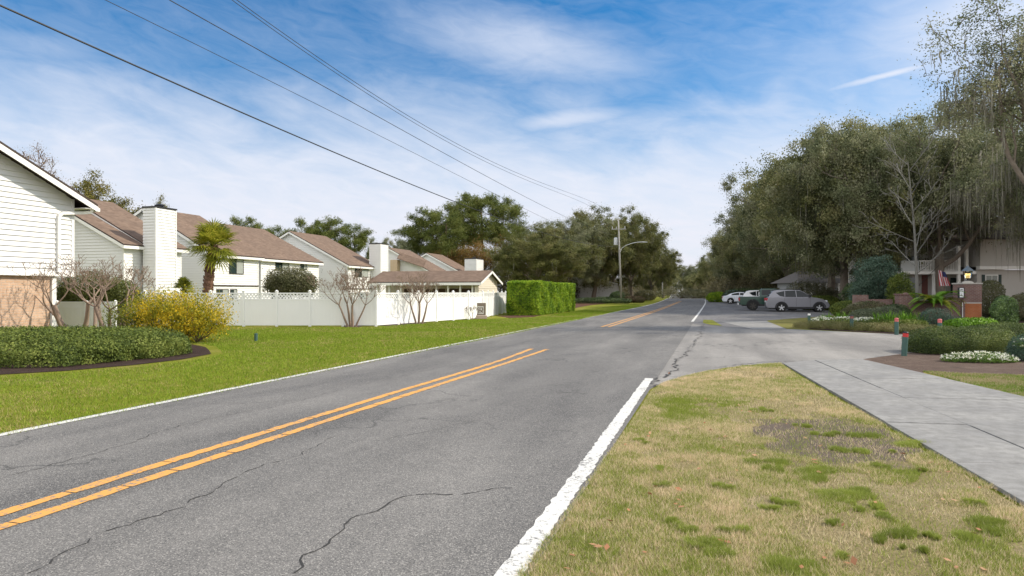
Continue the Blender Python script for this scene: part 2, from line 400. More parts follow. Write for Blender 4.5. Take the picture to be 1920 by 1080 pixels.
lot_poly = [(-1.6, 38), (-1.6, 120)] + gp([(1330, 560.5), (1400, 557.5), (1500, 562), (1580, 575), (1562, 592), (1440, 601), (1437, 603)]) + gp([(1474, 616.5), (1420, 618), (1340, 612)])
sheet('parking_lot', lot_poly, .010, MLOT)
strip('road', L, R, .014, MROAD)
# fainter paving shoulder along the left
def sub(P, off): return [(x + off, y) for x, y in P]
MWHITE = plain('white_road_paint', (.62, .61, .58), .7, var=.08, scale=14)
def paintmat(name, col, under=(.17, .168, .165), amt=.42):
    m, t, b = newmat(name); p = geopos(t)
    n = noise(t, p, 26, 6, .75); n2 = noise(t, p, 1.1, 3, .5)
    f = ramp(t, mth(t, 'ADD', n, mth(t, 'MULTIPLY', mth(t, 'SUBTRACT', n2, .5), .25)), [(amt - .05, 1.0), (amt + .03, 0.)])
    t.links.new(mix(t, f, tuple(c * 1 for c in col), under), b.inputs['Base Color']); b.inputs['Roughness'].default_value = .8; return m
MW = paintmat('worn_white_paint', (.62, .61, .58), amt=.435)
MY = paintmat('worn_yellow_paint', (.64, .315, .07), amt=.44)
def marking(name, pts, w, z, mat, step=.35, rag=.004, seed=1, gaps=False):
    rng = random.Random(seed); P = [Vector((*p, 0)) for p in pts]; m = MB(); prev = None; acc = 0; nextgap = rng.uniform(.5, 1.0)
    for i in range(len(P) - 1):
        L_ = (P[i + 1] - P[i]).length; n = max(1, int(L_ / step)); d = (P[i + 1] - P[i]).normalized(); r = Vector((d.y, -d.x, 0))
        for k in range(n + 1):
            c = P[i].lerp(P[i + 1], k / n); far = min(1.0, 30 / max(c.y, 5))
            a, b = c - r * (w / 2 + rng.uniform(-rag, rag) * far), c + r * (w / 2 + rng.uniform(-rag, rag) * far)
            if prev:
                pa, pb, pc = prev; acc += (c - pc).length
                if gaps and c.y < 32 and acc > nextgap:           # the crack between two brush lengths of old paint
                    acc = 0; nextgap = rng.uniform(.45, 1.0); g = rng.uniform(.008, .028)
                    a2, b2 = a + d * g, b + d * g + r * rng.uniform(-.01, .01)
                    m.face([(pa.x, pa.y, z), (pb.x, pb.y, z), (b.x, b.y, z), (a.x, a.y, z)]); prev = (a2, b2, c); continue
                if (c - pc).length > 1e-4: m.face([(pa.x, pa.y, z), (pb.x, pb.y, z), (b.x, b.y, z), (a.x, a.y, z)])
            prev = (a, b, c)
    o = m.build(name, mat); o['kind'] = 'structure'; return o
def fine_line(P, dens=8):
    out = []
    for i in range(len(P) - 1):
        p0, p1, p2, p3 = [Vector(P[max(0, min(len(P) - 1, j))]) for j in (i - 1, i, i + 1, i + 2)]
        for k in range(dens):
            t = k / dens
            out.append(tuple(.5 * ((2 * p1) + (p2 - p0) * t + (2 * p0 - 5 * p1 + 4 * p2 - p3) * t * t + (3 * p1 - p0 - 3 * p2 + p3) * t ** 3)))
    out.append(tuple(P[-1])); return out
Z1 = .019
marking('white_edge_line', fine_line([(x + .12, y) for x, y in L[1:-1]]), .135, Z1, MW, seed=3)
yl = lambda off: [(-5.06 + off, -2), (-5.04 + off, 5), (-4.98 + off, 10), (-4.88 + off, 15)]
marking('yellow_centre_line', fine_line(yl(0) + [G(997, 655)[:2]]), .125, Z1, MY, seed=4, gaps=True, rag=.014, step=.12)
marking('yellow_centre_line', fine_line(yl(.30) + [G(1026, 656)[:2]]), .125, Z1, MY, seed=5, gaps=True, rag=.014, step=.12)
far_c = [(1128, 613.5), (1180, 597.5), (1235, 580), (1262, 570), (1274, 565)]
marking('yellow_centre_line', fine_line(gp(far_c)), .12, Z1, MY, seed=6)
marking('yellow_centre_line', fine_line([(x + .32, y) for x, y in gp(far_c)]), .12, Z1, MY, seed=7)
marking('white_shoulder_line', [tuple(G(957.5 - 265 * .35, 1080 + 369 * .35)[:2]), tuple(G(1217, 711)[:2])], .15, Z1, MW, seed=8, rag=.012, step=.06)
marking('white_shoulder_line', fine_line(gp([(1298, 603.5), (1310, 588), (1319, 575), (1323, 567), (1322, 562)])), .15, Z1, MW, seed=9)
# cracks: thin dark ragged ribbons
MCRACK = plain('crack_filler', (.035, .034, .033), .9)
def crack(pix, w0, seed, amp=.05, z=.0165):
    rng = random.Random(seed); P = [Vector((*G(x, y)[:2], 0)) for x, y in pix]; m = MB()
    Q = []
    for i in range(len(P) - 1):
        n = max(2, int((P[i + 1] - P[i]).length / .07))
        for k in range(n): Q.append(P[i].lerp(P[i + 1], k / n))
    Q.append(P[-1]); w = 0; jit = []
    for q in Q:
        w = w * .72 + rng.uniform(-amp, amp) * .75; jit.append(w)
    for i in range(len(Q) - 1):
        d = (Q[i + 1] - Q[i]).normalized(); r = Vector((d.y, -d.x, 0)); ww = w0 * .5 * rng.uniform(.2, 1.6)
        if rng.random() < .07: continue
        a, b = Q[i] + r * jit[i], Q[i + 1] + r * jit[i + 1]
        m.face([(*(a - r * ww / 2)[:2], z), (*(a + r * ww / 2)[:2], z), (*(b + r * ww / 2)[:2], z), (*(b - r * ww / 2)[:2], z)])
    o = m.build('road_crack', MCRACK); o['kind'] = 'structure'
crack([(60, 1080), (110, 1045), (200, 1000), (300, 970), (400, 925), (468, 889), (560, 855), (620, 820)], .022, 1)
crack([(540, 1080), (560, 1055), (600, 1030), (670, 970), (730, 945), (780, 934), (900, 928), (960, 918)], .024, 2)
crack([(20, 895), (120, 870), (250, 830), (330, 800), (480, 770), (560, 753), (640, 733), (780, 700), (860, 682)], .016, 3)
crack([(380, 760), (480, 757), (560, 752)], .014, 4)
crack([(1316, 622), (1305, 640), (1290, 664), (1262, 690), (1236, 712), (1222, 728)], .07, 5, .10)
crack([(1318, 606), (1316, 622)], .04, 7, .10)
crack([(1330, 655), (1400, 653), (1500, 655), (1600, 659), (1640, 661)], .03, 6, .06)
crack([(700, 830), (800, 812), (905, 790), (960, 775)], .010, 8)
crack([(1150, 628), (1230, 632), (1300, 642)], .02, 9)
crack([(1120, 640), (1200, 655), (1290, 668)], .012, 10)
crack([(1340, 690), (1400, 683), (1450, 679), (1560, 676)], .05, 11, .04)

# near verge, sidewalk, beds
verge_poly = gp([(890, 1180), (989, 1080), (1058, 985), (1140, 868), (1200, 784), (1222, 752), (1228, 738), (1245, 722), (1278, 711), (1318, 701), (1362, 693), (1411, 687), (1466, 683)]) + [(1.56, 14.6), (2.42, 4.0), (2.5, 0), (-.9, 0)]
sheet('verge', verge_poly, .008, MVERGE)
m_, t_, b_ = newmat('sidewalk_concrete'); p_ = geopos(t_)
cc = mix(t_, ramp(t_, noise(t_, p_, .9, 5, .6), [(.3, 0.), (.7, 1.)]), (.20, .197, .195), (.33, .322, .305))
cc = mix(t_, ramp(t_, noise(t_, p_, 7, 5, .7), [(.38, .6), (.6, 0.)]), cc, (.15, .145, .135))
cc = mix(t_, ramp(t_, noise(t_, p_, 160, 2, .5), [(.35, .3), (.6, 0.)]), cc, (.12, .12, .12))
t_.links.new(cc, b_.inputs['Base Color']); b_.inputs['Roughness'].default_value = .9
t_.links.new(bump(t_, noise(t_, p_, 120, 2), .003), b_.inputs['Normal']); MSIDEWALK = m_
# the walk: (u across 0..1, v along) slabs separated by open joints over dark soil
wl = [G(1466, 682.5)[:2], G(1920, 950)[:2]]; wm = [G(1527, 677.5)[:2], G(1920, 847)[:2]]; wr = [G(1617, 676)[:2], G(1920, 747)[:2]]
def on_line(l, y): (x0, y0), (x1, y1) = l; return x0 + (x1 - x0) * (y - y0) / (y1 - y0)
sheet('sidewalk_bed', [(on_line(wl, 16.7) + .05, 16.7), (on_line(wl, 0) + .05, -1), (on_line(wr, 0) - .05, -1), (on_line(wr, 18.1) - .05, 18.1)], .012, plain('joint_soil', (.05, .045, .04), .95))
sw = MB()
def slab(fa, fb, ya0, yb0, ya1, yb1):
    g = .008
    P = [(on_line(fa, ya0) + g, ya0 + g), (on_line(fb, yb0) - g, yb0 + g), (on_line(fb, yb1) - g, yb1 - g), (on_line(fa, ya1) + g, ya1 - g)]
    sw.prism(P, -.02, .035 + random.Random(ya0).uniform(-.004, .004))
la = [-1, 1.2, 3.4, G(1790, 873)[1], G(1675, 797)[1], 12.3, 16.8]; lb = [-1, 1.5, 3.8, G(1920, 877)[1] + .1, G(1824, 802)[1], 12.8, 17.7]
for i in range(len(la) - 1): slab(wl, wm, la[i], lb[i], la[i + 1], lb[i + 1])
ra = [-1, 1.5, 4.2, G(1824, 803)[1], G(1713, 750)[1], G(1713, 750)[1] + 2.4, 17.7]; rb = [-1, 1.9, 4.6, G(1935, 807)[1], G(1920, 756)[1] + .12, G(1920, 756)[1] + 2.6, 18.2]
for i in range(len(ra) - 1): slab(wm, wr, ra[i], rb[i], ra[i + 1], rb[i + 1])
o = sw.build('sidewalk', MSIDEWALK, bevel=.006); o['kind'] = 'structure'
# near right bed and grass strip
sheet('mulch_bed', [(on_line(wr, 15.2) - .04, 15.2), (on_line(wr, 18.15) - .04, 18.15)] + gp([(1619, 674), (1700, 663), (1780, 655), (2050, 660), (2100, 720), (1920, 706), (1830, 702), (1760, 698), (1729, 697)]), .012, MMULCH2)
sheet('side_lawn', gp([(1729, 696), (1830, 701), (1920, 704), (2100, 718), (2500, 1000)]) + [(on_line(wr, 4) + .02, 4), ] + gp([(1920, 748)]), .009, lawnmat('side_turf', (.12, .15, .03), (.21, .23, .06), (.27, .23, .11), (.1, .075, .06), .8, .8))
# far island: grass, litter, beds, concrete crossing
sheet('leaf_litter_ground', gp([(1562, 592), (1600, 604)]) + [(13, 32), (20, 21.5), (34, 22), (160, 30), (160, 500), (30, 500)] + gp([(1345, 556), (1400, 557.2), (1500, 561.5), (1582, 575)]), .004, MLITTER)
sheet('island_lawn', gp([(1437, 602), (1500, 597), (1562, 591.5), (1640, 590), (1660, 604), (1560, 612), (1512, 617.5), (1476, 616.5), (1452, 609)]), .013, lawnmat('island_turf', (.16, .165, .04), (.26, .24, .08), (.30, .22, .12), (.2, .14, .09), .9, .7))
sheet('crossing_walk', gp([(1352, 603.5), (1437, 602.3), (1474, 617), (1412, 618.2)]), .016, MSIDEWALK)
sheet('small_island', gp([(1319, 600), (1336, 600.5), (1354, 611.5), (1332, 609.5), (1318, 606)]), .020, lawnmat('small_island_turf', (.16, .18, .03), (.24, .25, .05), (.26, .23, .1), (.1, .08, .06), .6, 1.5))
sheet('far_island', gp([(1308, 553.2), (1330, 553.4), (1356, 560), (1332, 561), (1326, 558)]), .018, MLAWN)
sheet('flower_bed', gp([(1512, 617.5), (1560, 611), (1560, 596), (1620, 588), (1860, 588), (1990, 600), (1990, 640), (1725, 629), (1600, 622.5)]), .015, MMULCH)
# left beds
def blobpoly(pts): return gp(pts)
sheet('hedge_mulch_bed', [(-30, 9.5)] + gp([(0, 703), (120, 696), (250, 685), (340, 674.5), (396, 664), (392, 657), (385, 651), (340, 642), (270, 632)]) + [(-22, 20), (-30, 15)], .010, MMULCH)
sheet('fence_mulch_bed', gp([(725, 612), (770, 611), (805, 606), (795, 603.5), (760, 602), (716, 610)]), .011, MMULCH2)
sheet('myrtle_mulch_bed', gp([(645, 614.5), (672, 614.5), (680, 612), (665, 609), (645, 610)]), .011, MMULCH2)
sheet('tree_mulch_bed', gp([(1082, 577), (1110, 572), (1150, 568), (1210, 562), (1170, 557), (1100, 562), (1060, 572), (960, 592), (930, 592), (955, 596.5), (1000, 594.5)]), .011, lawnmat('tree_mulch', (.085, .045, .03), (.15, .08, .055), (.2, .12, .08), (.06, .035, .03), .6, .5))

# ---- grass blades
def blades(name, poly, n, h, w, mat, seed, z=0.0, power=1.0, clump=0.0, label=None, bare=None):
    rng = np.random.default_rng(seed); P = np.array([p[:2] for p in poly]); lo, hi = P.min(0), P.max(0); pts = []
    tot = 0
    while tot < n:
        q = rng.uniform(0, 1, (n, 2)); y = lo[1] + (hi[1] - lo[1]) * q[:, 1] ** power; x = lo[0] + (hi[0] - lo[0]) * q[:, 0]
        ins = np.zeros(n, bool); j = len(P) - 1
        for i in range(len(P)):
            xi, yi, xj, yj = *P[i], *P[j]
            ins ^= ((yi > y) != (yj > y)) & (x < (xj - xi) * (y - yi) / (yj - yi + 1e-12) + xi); j = i
        # thin out bare ground
        fld = np.sin(x * 1.7 + 1.3 * np.sin(y * .9)) + np.sin(y * 1.3 + 1.1 * np.sin(x * 2.1)) + .7 * np.sin(x * 5.1 + y * 3.3) + .5 * np.sin(x * 9 - y * 7)
        ins &= rng.uniform(0, 1, n) < 1 - clump * (fld > 1.0)
        if bare: c_, rx_, ry_ = bare; ins &= ~((((x - c_[0]) / rx_) ** 2 + ((y - c_[1]) / ry_) ** 2 + .35 * np.sin(x * 7) * np.sin(y * 6) < .8) & (rng.uniform(0, 1, n) < .82))
        pts.append(np.stack([x, y], 1)[ins]); tot += ins.sum()
    p = np.concatenate(pts)[:n]; hh = h * rng.uniform(.4, 1.25, n); a = rng.uniform(0, 2 * np.pi, n); lean = rng.uniform(0, 1.1, n) * hh; la_ = rng.uniform(0, 2 * np.pi, n)
    ww = w * rng.uniform(.6, 1.3, n) * np.clip(p[:, 1] / 8, 1, 5)
    b1 = np.stack([p[:, 0] - np.cos(a) * ww / 2, p[:, 1] - np.sin(a) * ww / 2, np.full(n, z)], 1)
    b2 = np.stack([p[:, 0] + np.cos(a) * ww / 2, p[:, 1] + np.sin(a) * ww / 2, np.full(n, z)], 1)
    tp = np.stack([p[:, 0] + np.cos(la_) * lean, p[:, 1] + np.sin(la_) * lean, z + hh], 1)
    V = np.stack([b1, b2, tp], 1).reshape(-1, 3)
    return np_mesh(name, V, np.arange(3 * n).reshape(n, 3), mat)
def blademat(name, green1, green2, straw1, straw2, thr, scale=.55):
    m, t, b = newmat(name); g = t.nodes.new('ShaderNodeNewGeometry'); r = g.outputs['Random Per Island']; p = g.outputs['Position']
    n = mth(t, 'ADD', noise(t, p, scale, 5, .6, .4), mth(t, 'MULTIPLY', mth(t, 'SUBTRACT', noise(t, p, 3.2, 5, .7), .5), .75))
    f = ramp(t, mth(t, 'ADD', n, mth(t, 'MULTIPLY', mth(t, 'SUBTRACT', r, .5), .36)), [(thr - .06, 0.), (thr + .06, 1.)])
    r2 = mth(t, 'FRACT', mth(t, 'MULTIPLY', r, 17.3))
    c = mix(t, f, mix(t, r2, green1, green2), mix(t, r2, straw1, straw2))
    t.links.new(c, b.inputs['Base Color']); b.inputs['Roughness'].default_value = .8; b.inputs['Specular IOR Level'].default_value = .15
    tr = t.nodes.new('ShaderNodeBsdfTranslucent'); t.links.new(c, tr.inputs[0]); mx = t.nodes.new('ShaderNodeMixShader'); mx.inputs[0].default_value = .3
    t.links.new(b.outputs[0], mx.inputs[1]); t.links.new(tr.outputs[0], mx.inputs[2]); t.links.new(mx.outputs[0], t.nodes['Material Output'].inputs[0]); return m
MBV = blademat('verge_blade', (.15, .20, .03), (.36, .42, .075), (.50, .39, .23), (.88, .73, .50), .500)
MBL = blademat('lawn_blade', (.13, .21, .018), (.27, .35, .035), (.32, .27, .09), (.46, .38, .17), .64, .25)
def lab(o, label, cat, kind='stuff', group=None): return tag(o, label, cat, group, kind)
vp = gp([(925, 1140), (972, 1080), (1046, 985), (1128, 868), (1190, 784), (1215, 745), (1222, 733), (1243, 719), (1278, 708), (1318, 698.5), (1362, 690.5), (1411, 685), (1464, 682)]) + [(1.60, 14.6), (2.50, 4.0), (2.6, 3.2), (-.8, 3.2)]
lab(blades('grass', vp, 400000, .034, .0044, MBV, 11, .008, 1.7, .85, bare=(G(1560, 822), .95, 1.35)), 'short patchy grass, half straw half green, on the verge between road and sidewalk', 'grass')
lp = gp([(-80, 850), (-80, 700), (0, 706), (130, 699), (250, 689), (350, 678), (420, 664), (405, 650), (340, 640), (310, 618), (440, 615), (700, 614), (820, 604), (900, 599), (1000, 596), (1100, 580), (1190, 570), (1205, 575), (1150, 586.2), (960, 627), (500, 720.5), (0, 821.5)])
lab(blades('grass', lp, 200000, .045, .010, MBL, 12, 0, 1.5, .25), 'mown bright green grass on the lawn left of the road', 'grass')
slp = gp([(1729, 697), (1830, 702), (1920, 705), (2050, 714), (2050, 800), (1920, 750)])
lab(blades('grass', slp, 26000, .035, .006, blademat('side_blade', (.12, .19, .03), (.24, .33, .05), (.34, .27, .14), (.5, .42, .26), .52, 1.0), 13, .009, 1.0, .6), 'short green grass strip right of the sidewalk below the white flowers', 'grass')
# rough tufts and fallen leaves on the verge
def scatter_leaves():
    rng = np.random.default_rng(5); P = []
    while len(P) < 150:
        x, y = rng.uniform(-.9, 2.4), 3.3 + 12 * rng.uniform() ** 1.6
        if x < on_line(wl, y) - .05 : P.append((x, y, .03 + rng.uniform(0, .012)))
    P = np.array(P); n = np.tile([0, 0, 1.0], (len(P), 1))
    o = leaves('fallen_leaves', P, .055, leafmat('dead_leaf', [(.30, .14, .07), (.42, .20, .10), (.50, .32, .20)], .1), None, rng, nrm=n, mixn=1.6, aspect=.62)
    lab(o, 'dry brown fallen leaves scattered over the near verge grass', 'leaves')
scatter_leaves()
def tufts():
    rng = np.random.default_rng(8); V = []
    rr = np.random.default_rng(3)
    spots = [(1490, 872, .15), (1640, 828, .16), (1655, 812, .14), (1712, 1000, .10), (1580, 930, .14), (1540, 905, .12), (1310, 1035, .08), (1890, 990, .16), (1610, 850, .1), (1480, 1060, .12)]
    for k in range(38):
        spots.append((rr.uniform(1150, 1900), 720 + 350 * rr.uniform() ** .8, rr.uniform(.015, .06)))
    for (px, py, r) in spots:
        c = G(px, py)
        if c.x > on_line(wl, c.y) - .35 or c.x < -.85 + max(0, c.y - 12) * .9: continue
        for q_ in range(4):
            r1 = r * rr.uniform(.4, .8); ox = rr.normal(0, r * .9, 2); n = int(1500 * r1 / .12) + 20
            q = rng.normal(size=(n, 2)) * r1 * .5
            hh = .045 * rng.uniform(.4, 1.2, n); a = rng.uniform(0, 6.28, n); l = rng.uniform(0, 6.28, n); ln = rng.uniform(0, .05, n)
            x, y = c.x + q[:, 0] + ox[0] * 1.4, c.y + q[:, 1] + ox[1]; w = .003
            V.append(np.stack([np.stack([x - np.cos(a) * w, y - np.sin(a) * w, x * 0 + .008], 1), np.stack([x + np.cos(a) * w, y + np.sin(a) * w, x * 0 + .008], 1), np.stack([x + np.cos(l) * ln, y + np.sin(l) * ln, hh], 1)], 1))
    V = np.concatenate(V).reshape(-1, 3)
    o = np_mesh('grass', V, np.arange(len(V)).reshape(-1, 3), leafmat('tuft_blade', [(.16, .20, .035), (.26, .31, .055), (.38, .43, .09)], .3))
    lab(o, 'brighter lush green grass tufts poking through the verge', 'grass')
tufts()
# ================================================================ houses on the left
def lap_wall(m, O, U, N, poly, h=.20, t=.034):
    """clapboard courses over a wall: O origin, U along, N outward, poly in (s, z), convex"""
    zs = [p[1] for p in poly]; z0, z1 = min(zs), max(zs)
    def ext(z):
        z = min(max(z, z0 + 1e-4), z1 - 1e-4); xs = []
        for i in range(len(poly)):
            (a, za), (b, zb) = poly[i], poly[(i + 1) % len(poly)]
            if (za <= z <= zb or zb <= z <= za) and abs(zb - za) > 1e-9: xs.append(a + (b - a) * (z - za) / (zb - za))
        return (min(xs), max(xs)) if xs else None
    O, U, N = Vector(O), Vector(U), Vector(N); Zv = Vector((0, 0, 1)); z = z0
    while z < z1 - .02:
        zt = min(z + h, z1); e0, e1 = ext(z + 1e-3), ext(zt - 1e-3)
        if e0 and e1:
            P = lambda s, zz, o: O + U * s + Zv * zz + N * o
            m.face([P(e0[0], z, t), P(e0[1], z, t), P(e1[1], zt, -.012), P(e1[0], zt, -.012)])
            m.face([P(e0[0], z, -.012), P(e0[1], z, -.012), P(e0[1], z, t), P(e0[0], z, t)])
        z = zt
def add_window(root, face, s, z, w, h, curtain=True, name='window', sill=True):
    """face 'f': front wall x=0 facing +x, s along y; face 'g': gable y=0 facing -y, s along x"""
    m = MB(); fr = .055
    def bx(s0, s1, z0, z1, o0, o1, mm=m):
        if face == 'f': mm.box(o0, o1, s0, s1, z0, z1)
        else: mm.box(s0, s1, -o1, -o0, z0, z1)
    bx(s, s + w, z, z + fr, .0, .06); bx(s, s + w, z + h - fr, z + h, .0, .06)
    bx(s, s + fr, z + fr, z + h - fr, .0, .06); bx(s + w - fr, s + w, z + fr, z + h - fr, .0, .06)
    bx(s + w / 2 - .025, s + w / 2 + .025, z + fr, z + h - fr, .0, .05)
    f = m.build(name, MFRAME, root)
    g = MB(); bx(s + fr, s + w / 2 - .025, z + fr, z + h - fr, .026, .034, g); g.build('pane', MGLASS, f)
    g = MB(); bx(s + w / 2 + .025, s + w - fr, z + fr, z + h - fr, .026, .034, g); g.build('pane', MCURT if curtain else MGLASS, f)
    return f
def townhouse(label, loc, rz, Ln, Dp, ze, rx, zr, oh=.38, z0=0.0, wall=True, group=None, cat='townhouse', name='townhouse', far_gable=True):
    """local frame: front wall on x=0, near gable on y=0, ridge along y at x=-rx"""
    r = empty(name, loc, rz); tag(r, label, cat, group)
    zb = zr - (zr - ze) / rx * (Dp - rx); sl = (zr - ze) / rx
    prof = [(-Dp, z0), (0, z0), (0, ze), (-rx, zr), (-Dp, max(zb, z0 + .5))]
    m = MB(); k = len(m.v)
    ins = [(-Dp, z0), (-.02, z0), (-.02, ze - .01), (-rx, zr - .012), (-Dp, max(zb, z0 + .5) - .01)]
    n = len(ins); m.v += [(x, .02, z) for x, z in ins] + [(x, Ln - .002, z) for x, z in ins]
    m.f.append(tuple(range(n))); m.f.append(tuple(reversed(range(n, 2 * n)))); m.m += [0, 0]
    for i in range(n):
        j = (i + 1) % n; m.f.append((i, i + n, j + n, j)); m.m.append(0)
    lap_wall(m, (0, 0, 0), (1, 0, 0), (0, -1, 0), prof)
    lap_wall(m, (0, 0, 0), (0, 1, 0), (1, 0, 0), [(0, z0), (Ln, z0), (Ln, ze), (0, ze)])
    for (x, y) in ((0, 0), (0, Ln)):                                   # corner boards
        m.box(x - .09, x + .035, y - .035 if y == 0 else y - .09, y + .09 if y == 0 else y + .035, z0, ze)
    m.build('wall', MSIDE, r)
    # roof slabs
    q = MB(); th = .10; up = Vector((sl, 0, 1)).normalized()
    ex = oh; a = Vector((-rx, 0, zr)); b = Vector((ex, 0, ze - sl * ex)); c = Vector((-Dp - ex, 0, zr - sl * (Dp + ex - rx)))
    def slab(p, s, mi):
        off = Vector((0, 0, th)); y0, y1 = -oh, Ln + oh
        P = [Vector((p.x, y0, p.z)), Vector((s.x, y0, s.z)), Vector((s.x, y1, s.z)), Vector((p.x, y1, p.z))]
        T = [v + off for v in P]; k = len(q.v); q.v.extend([tuple(v) for v in P + T])
        for f in ((3, 2, 1, 0), (4, 5, 6, 7), (0, 1, 5, 4), (1, 2, 6, 5), (2, 3, 7, 6), (3, 0, 4, 7)): q.f.append(tuple(k + i for i in f)); q.m.append(mi if f == (4, 5, 6, 7) else 1)
    slab(a + Vector((0, 0, .02)), b + Vector((0, 0, .02)), 0); slab(a + Vector((0, 0, .02)), c + Vector((0, 0, .02)), 0)
    roof = q.build('roof', [MROOF, MEDGE], r)
    # fascia: rake boards and eave board
    t = MB()
    for y in (-oh + .012, Ln + oh - .012):
        t.bar(a + Vector((0, y, -.085)), b + Vector((-.012, y, -.085)), .03, .20); t.bar(a + Vector((0, y, -.085)), c + Vector((0, y, -.085)), .03, .20)
    t.box(ex - .02, ex + .012, -oh, Ln + oh, b.z - .18, b.z + .015)
    t.box(0.035, ex - .02, -oh + .03, Ln + oh - .03, b.z - .10, b.z - .085)       # soffit
    t.build('fascia', MTRIM, r)
    return r
def chimney(parent, x0, x1, y0, y1, z0, z1, cap=True):
    m = MB(); m.box(x0 + .02, x1 - .02, y0 + .02, y1 - .02, z0, z1)
    lap_wall(m, (x1, y0, 0), (0, 1, 0), (1, 0, 0), [(0, z0), (y1 - y0, z0), (y1 - y0, z1), (0, z1)])
    lap_wall(m, (x0, y0, 0), (1, 0, 0), (0, -1, 0), [(0, z0), (x1 - x0, z0), (x1 - x0, z1), (0, z1)])
    m.box(x1 - .07, x1 + .035, y0 - .042, y0 + .07, z0, z1 - .01); m.box(x1 - .07, x1 + .042, y1 - .07, y1 + .03, z0, z1 - .01)
    c = m.build('chimney', MSIDE, parent)
    k = MB(); k.box(x0 - .04, x1 + .06, y0 - .06, y1 + .06, z1, z1 + .10)
    cx, cy = (x0 + x1) / 2, (y0 + y1) / 2
    if cap: k.lathe([(.24, 0), (.24, .12), (.34, .13), (.34, .17), (.1, .26)], 12, (cx, cy, z1 + .10))
    k.build('chimney_cap', MBLACK, c); return c

# the near house, its gable end towards the road
X0 = -25.2; yc = y_on(137, X0); dp0 = depth(X0, yc); ze0 = zat(374, X0, yc)
zb0 = zat(514, X0, y_on(60, X0))
h0 = townhouse('nearest house at the left edge, white siding over tan brick', (X0, yc, 0), math.pi / 2, 14, 13, ze0, 6.5, ze0 + 6.5 * .44, oh=.62, z0=zb0 + .05, cat='house', name='siding_house')
yb = y_on(98, X0) - yc
m = MB(); m.box(-12.9, yb, .14, 13.9, 0, zb0 - .06); m.build('brick_wall', MBRICK_TAN, h0)
m = MB(); m.box(-13, .05, -.05, 13.9, zb0 - .06, zb0 + .05); m.box(yb + .05, y_on(108, X0) - yc, .06, .30, 0, zb0 - .06); m.build('sill_trim', MTRIM, h0)
m = MB(); q = []                                                        # downspout
xs = y_on(107, X0) - yc; zt = zat(404, X0, yc)
pts = [(.52, -.45, ze0 - .33), (.50, -.42, zat(396, X0, yc)), (.30, -.20, zat(398, X0, yc)), (xs + .16, -.07, zt + .03), (xs, -.07, zt - .12), (xs, -.07, zb0 + .1)]
for a, b in zip(pts, pts[1:]): m.bar(a, b, .10, .12, up=(0, 1, 0) if abs(a[2] - b[2]) > .5 else (0, 0, 1))
m.build('downspout', MTRIM, h0)
m = MB(); m.box(.60, .74, -.6, 14.4, ze0 - .44, ze0 - .30); m.build('gutter', MTRIM, h0)

GT = 'two-storey townhouses in the row behind the fence'
def unit(label, xf, pc, epx, epy, rx, zr, end_px, dp=13):
    y0, y1 = y_on(pc, xf), y_on(end_px, xf); ze = zat(epy, xf, y_on(epx, xf))
    return townhouse(label, (xf, y0, 0), 0, y1 - y0, dp, ze, rx, zr, group=GT), y0, y1, ze
uA, yA0, yA1, zA = unit('townhouse directly beyond the nearest house, grey shaded gable wall with no window', -37.3, 232, 234, 456, 6.5, 8.1, 274)
uA2, yB0, yB1, zB = unit('townhouse with the tall white chimney, left of the palm', -37.1, 276, 300, 461, 6.6, 8.35, 339)
chimney(uA2, .1, 1.15, y_on(292, -35.95) - yB0, y_on(330, -35.95) - yB0, 0, zat(390, -35.95, y_on(300, -35.95)))
uB, yC0, yC1, zC = unit('townhouse behind the palm with a large bronze window upstairs', -38.8, 397, 440, 476.5, 6.6, 8.6, 484)
def win(u, xf, y0, a, b, t, bt, **k):
    ya, yb_ = y_on(a, xf), y_on(b, xf); ym = (ya + yb_) / 2
    return add_window(u, 'f', ya - y0, zat(bt, xf, ym), yb_ - ya, zat(t, xf, ym) - zat(bt, xf, ym), **k)
win(uB, -38.8, yC0, 429, 456, 479, 514)
def lowband(u, xf, y0, a, b, top, wins):
    ya, yb_ = y_on(a, xf), y_on(b, xf); m = MB()
    zt = zat(top, xf, (ya + yb_) / 2); m.box(.03, .10, ya - y0, yb_ - y0, zt - .07, zt + .02); m.build('belt_trim', MEDGE, u)
    for (c, d) in wins: win(u, xf, y0, c, d, top + 7, 560)
lowband(uB, -38.8, yC0, 400, 484, 535, [(405, 428), (431, 444)])
uB2, yD0, yD1, zD = unit('townhouse with two small upstairs windows, right of the palm', -39.5, 489, 520, 484.5, 6.9, 8.3, 597)
win(uB2, -39.5, yD0, 516, 541, 489, 508); win(uB2, -39.5, yD0, 563, 575, 492, 506)
lowband(uB2, -39.5, yD0, 492, 590, 538, [(508, 530)])
uC, yE0, yE1, zE = unit('townhouse with a pale pointed gable in the middle of the row', -39.4, 652, 656, 496, 7.4, 8.6, 708)
win(uC, -39.4, yE0, 665, 690, 503, 520)
lowband(uC, -39.4, yE0, 655, 700, 541, [(672, 690)])
xch = -38.2
chimney(uC, xch + 39.4 - 1.5, xch + 39.4, y_on(713.5, xch) - yE0, y_on(727.5, xch) - yE0, 0, zat(458, xch, y_on(720, xch)), cap=False)
uD, yF0, yF1, zF = unit('townhouse whose roof shows right of the slim white chimney, above the carport', -39.6, 803, 806, 507, 6.3, 8.15, 836)
m = MB(); ym = yF0 - .9; x1_ = x_on(742, ym); z_ = zat(486, x1_, ym)
for (a, b, mt) in ((732, 745, 0),):
    m.box(x_on(a, ym) + 39.6, x_on(b, ym) + 39.6, -.95, -.02, 0, zat(487, x_on(b, ym), ym))
m.build('porch_wall', plain('beige_stucco', (.50, .38, .26), .9), uD)
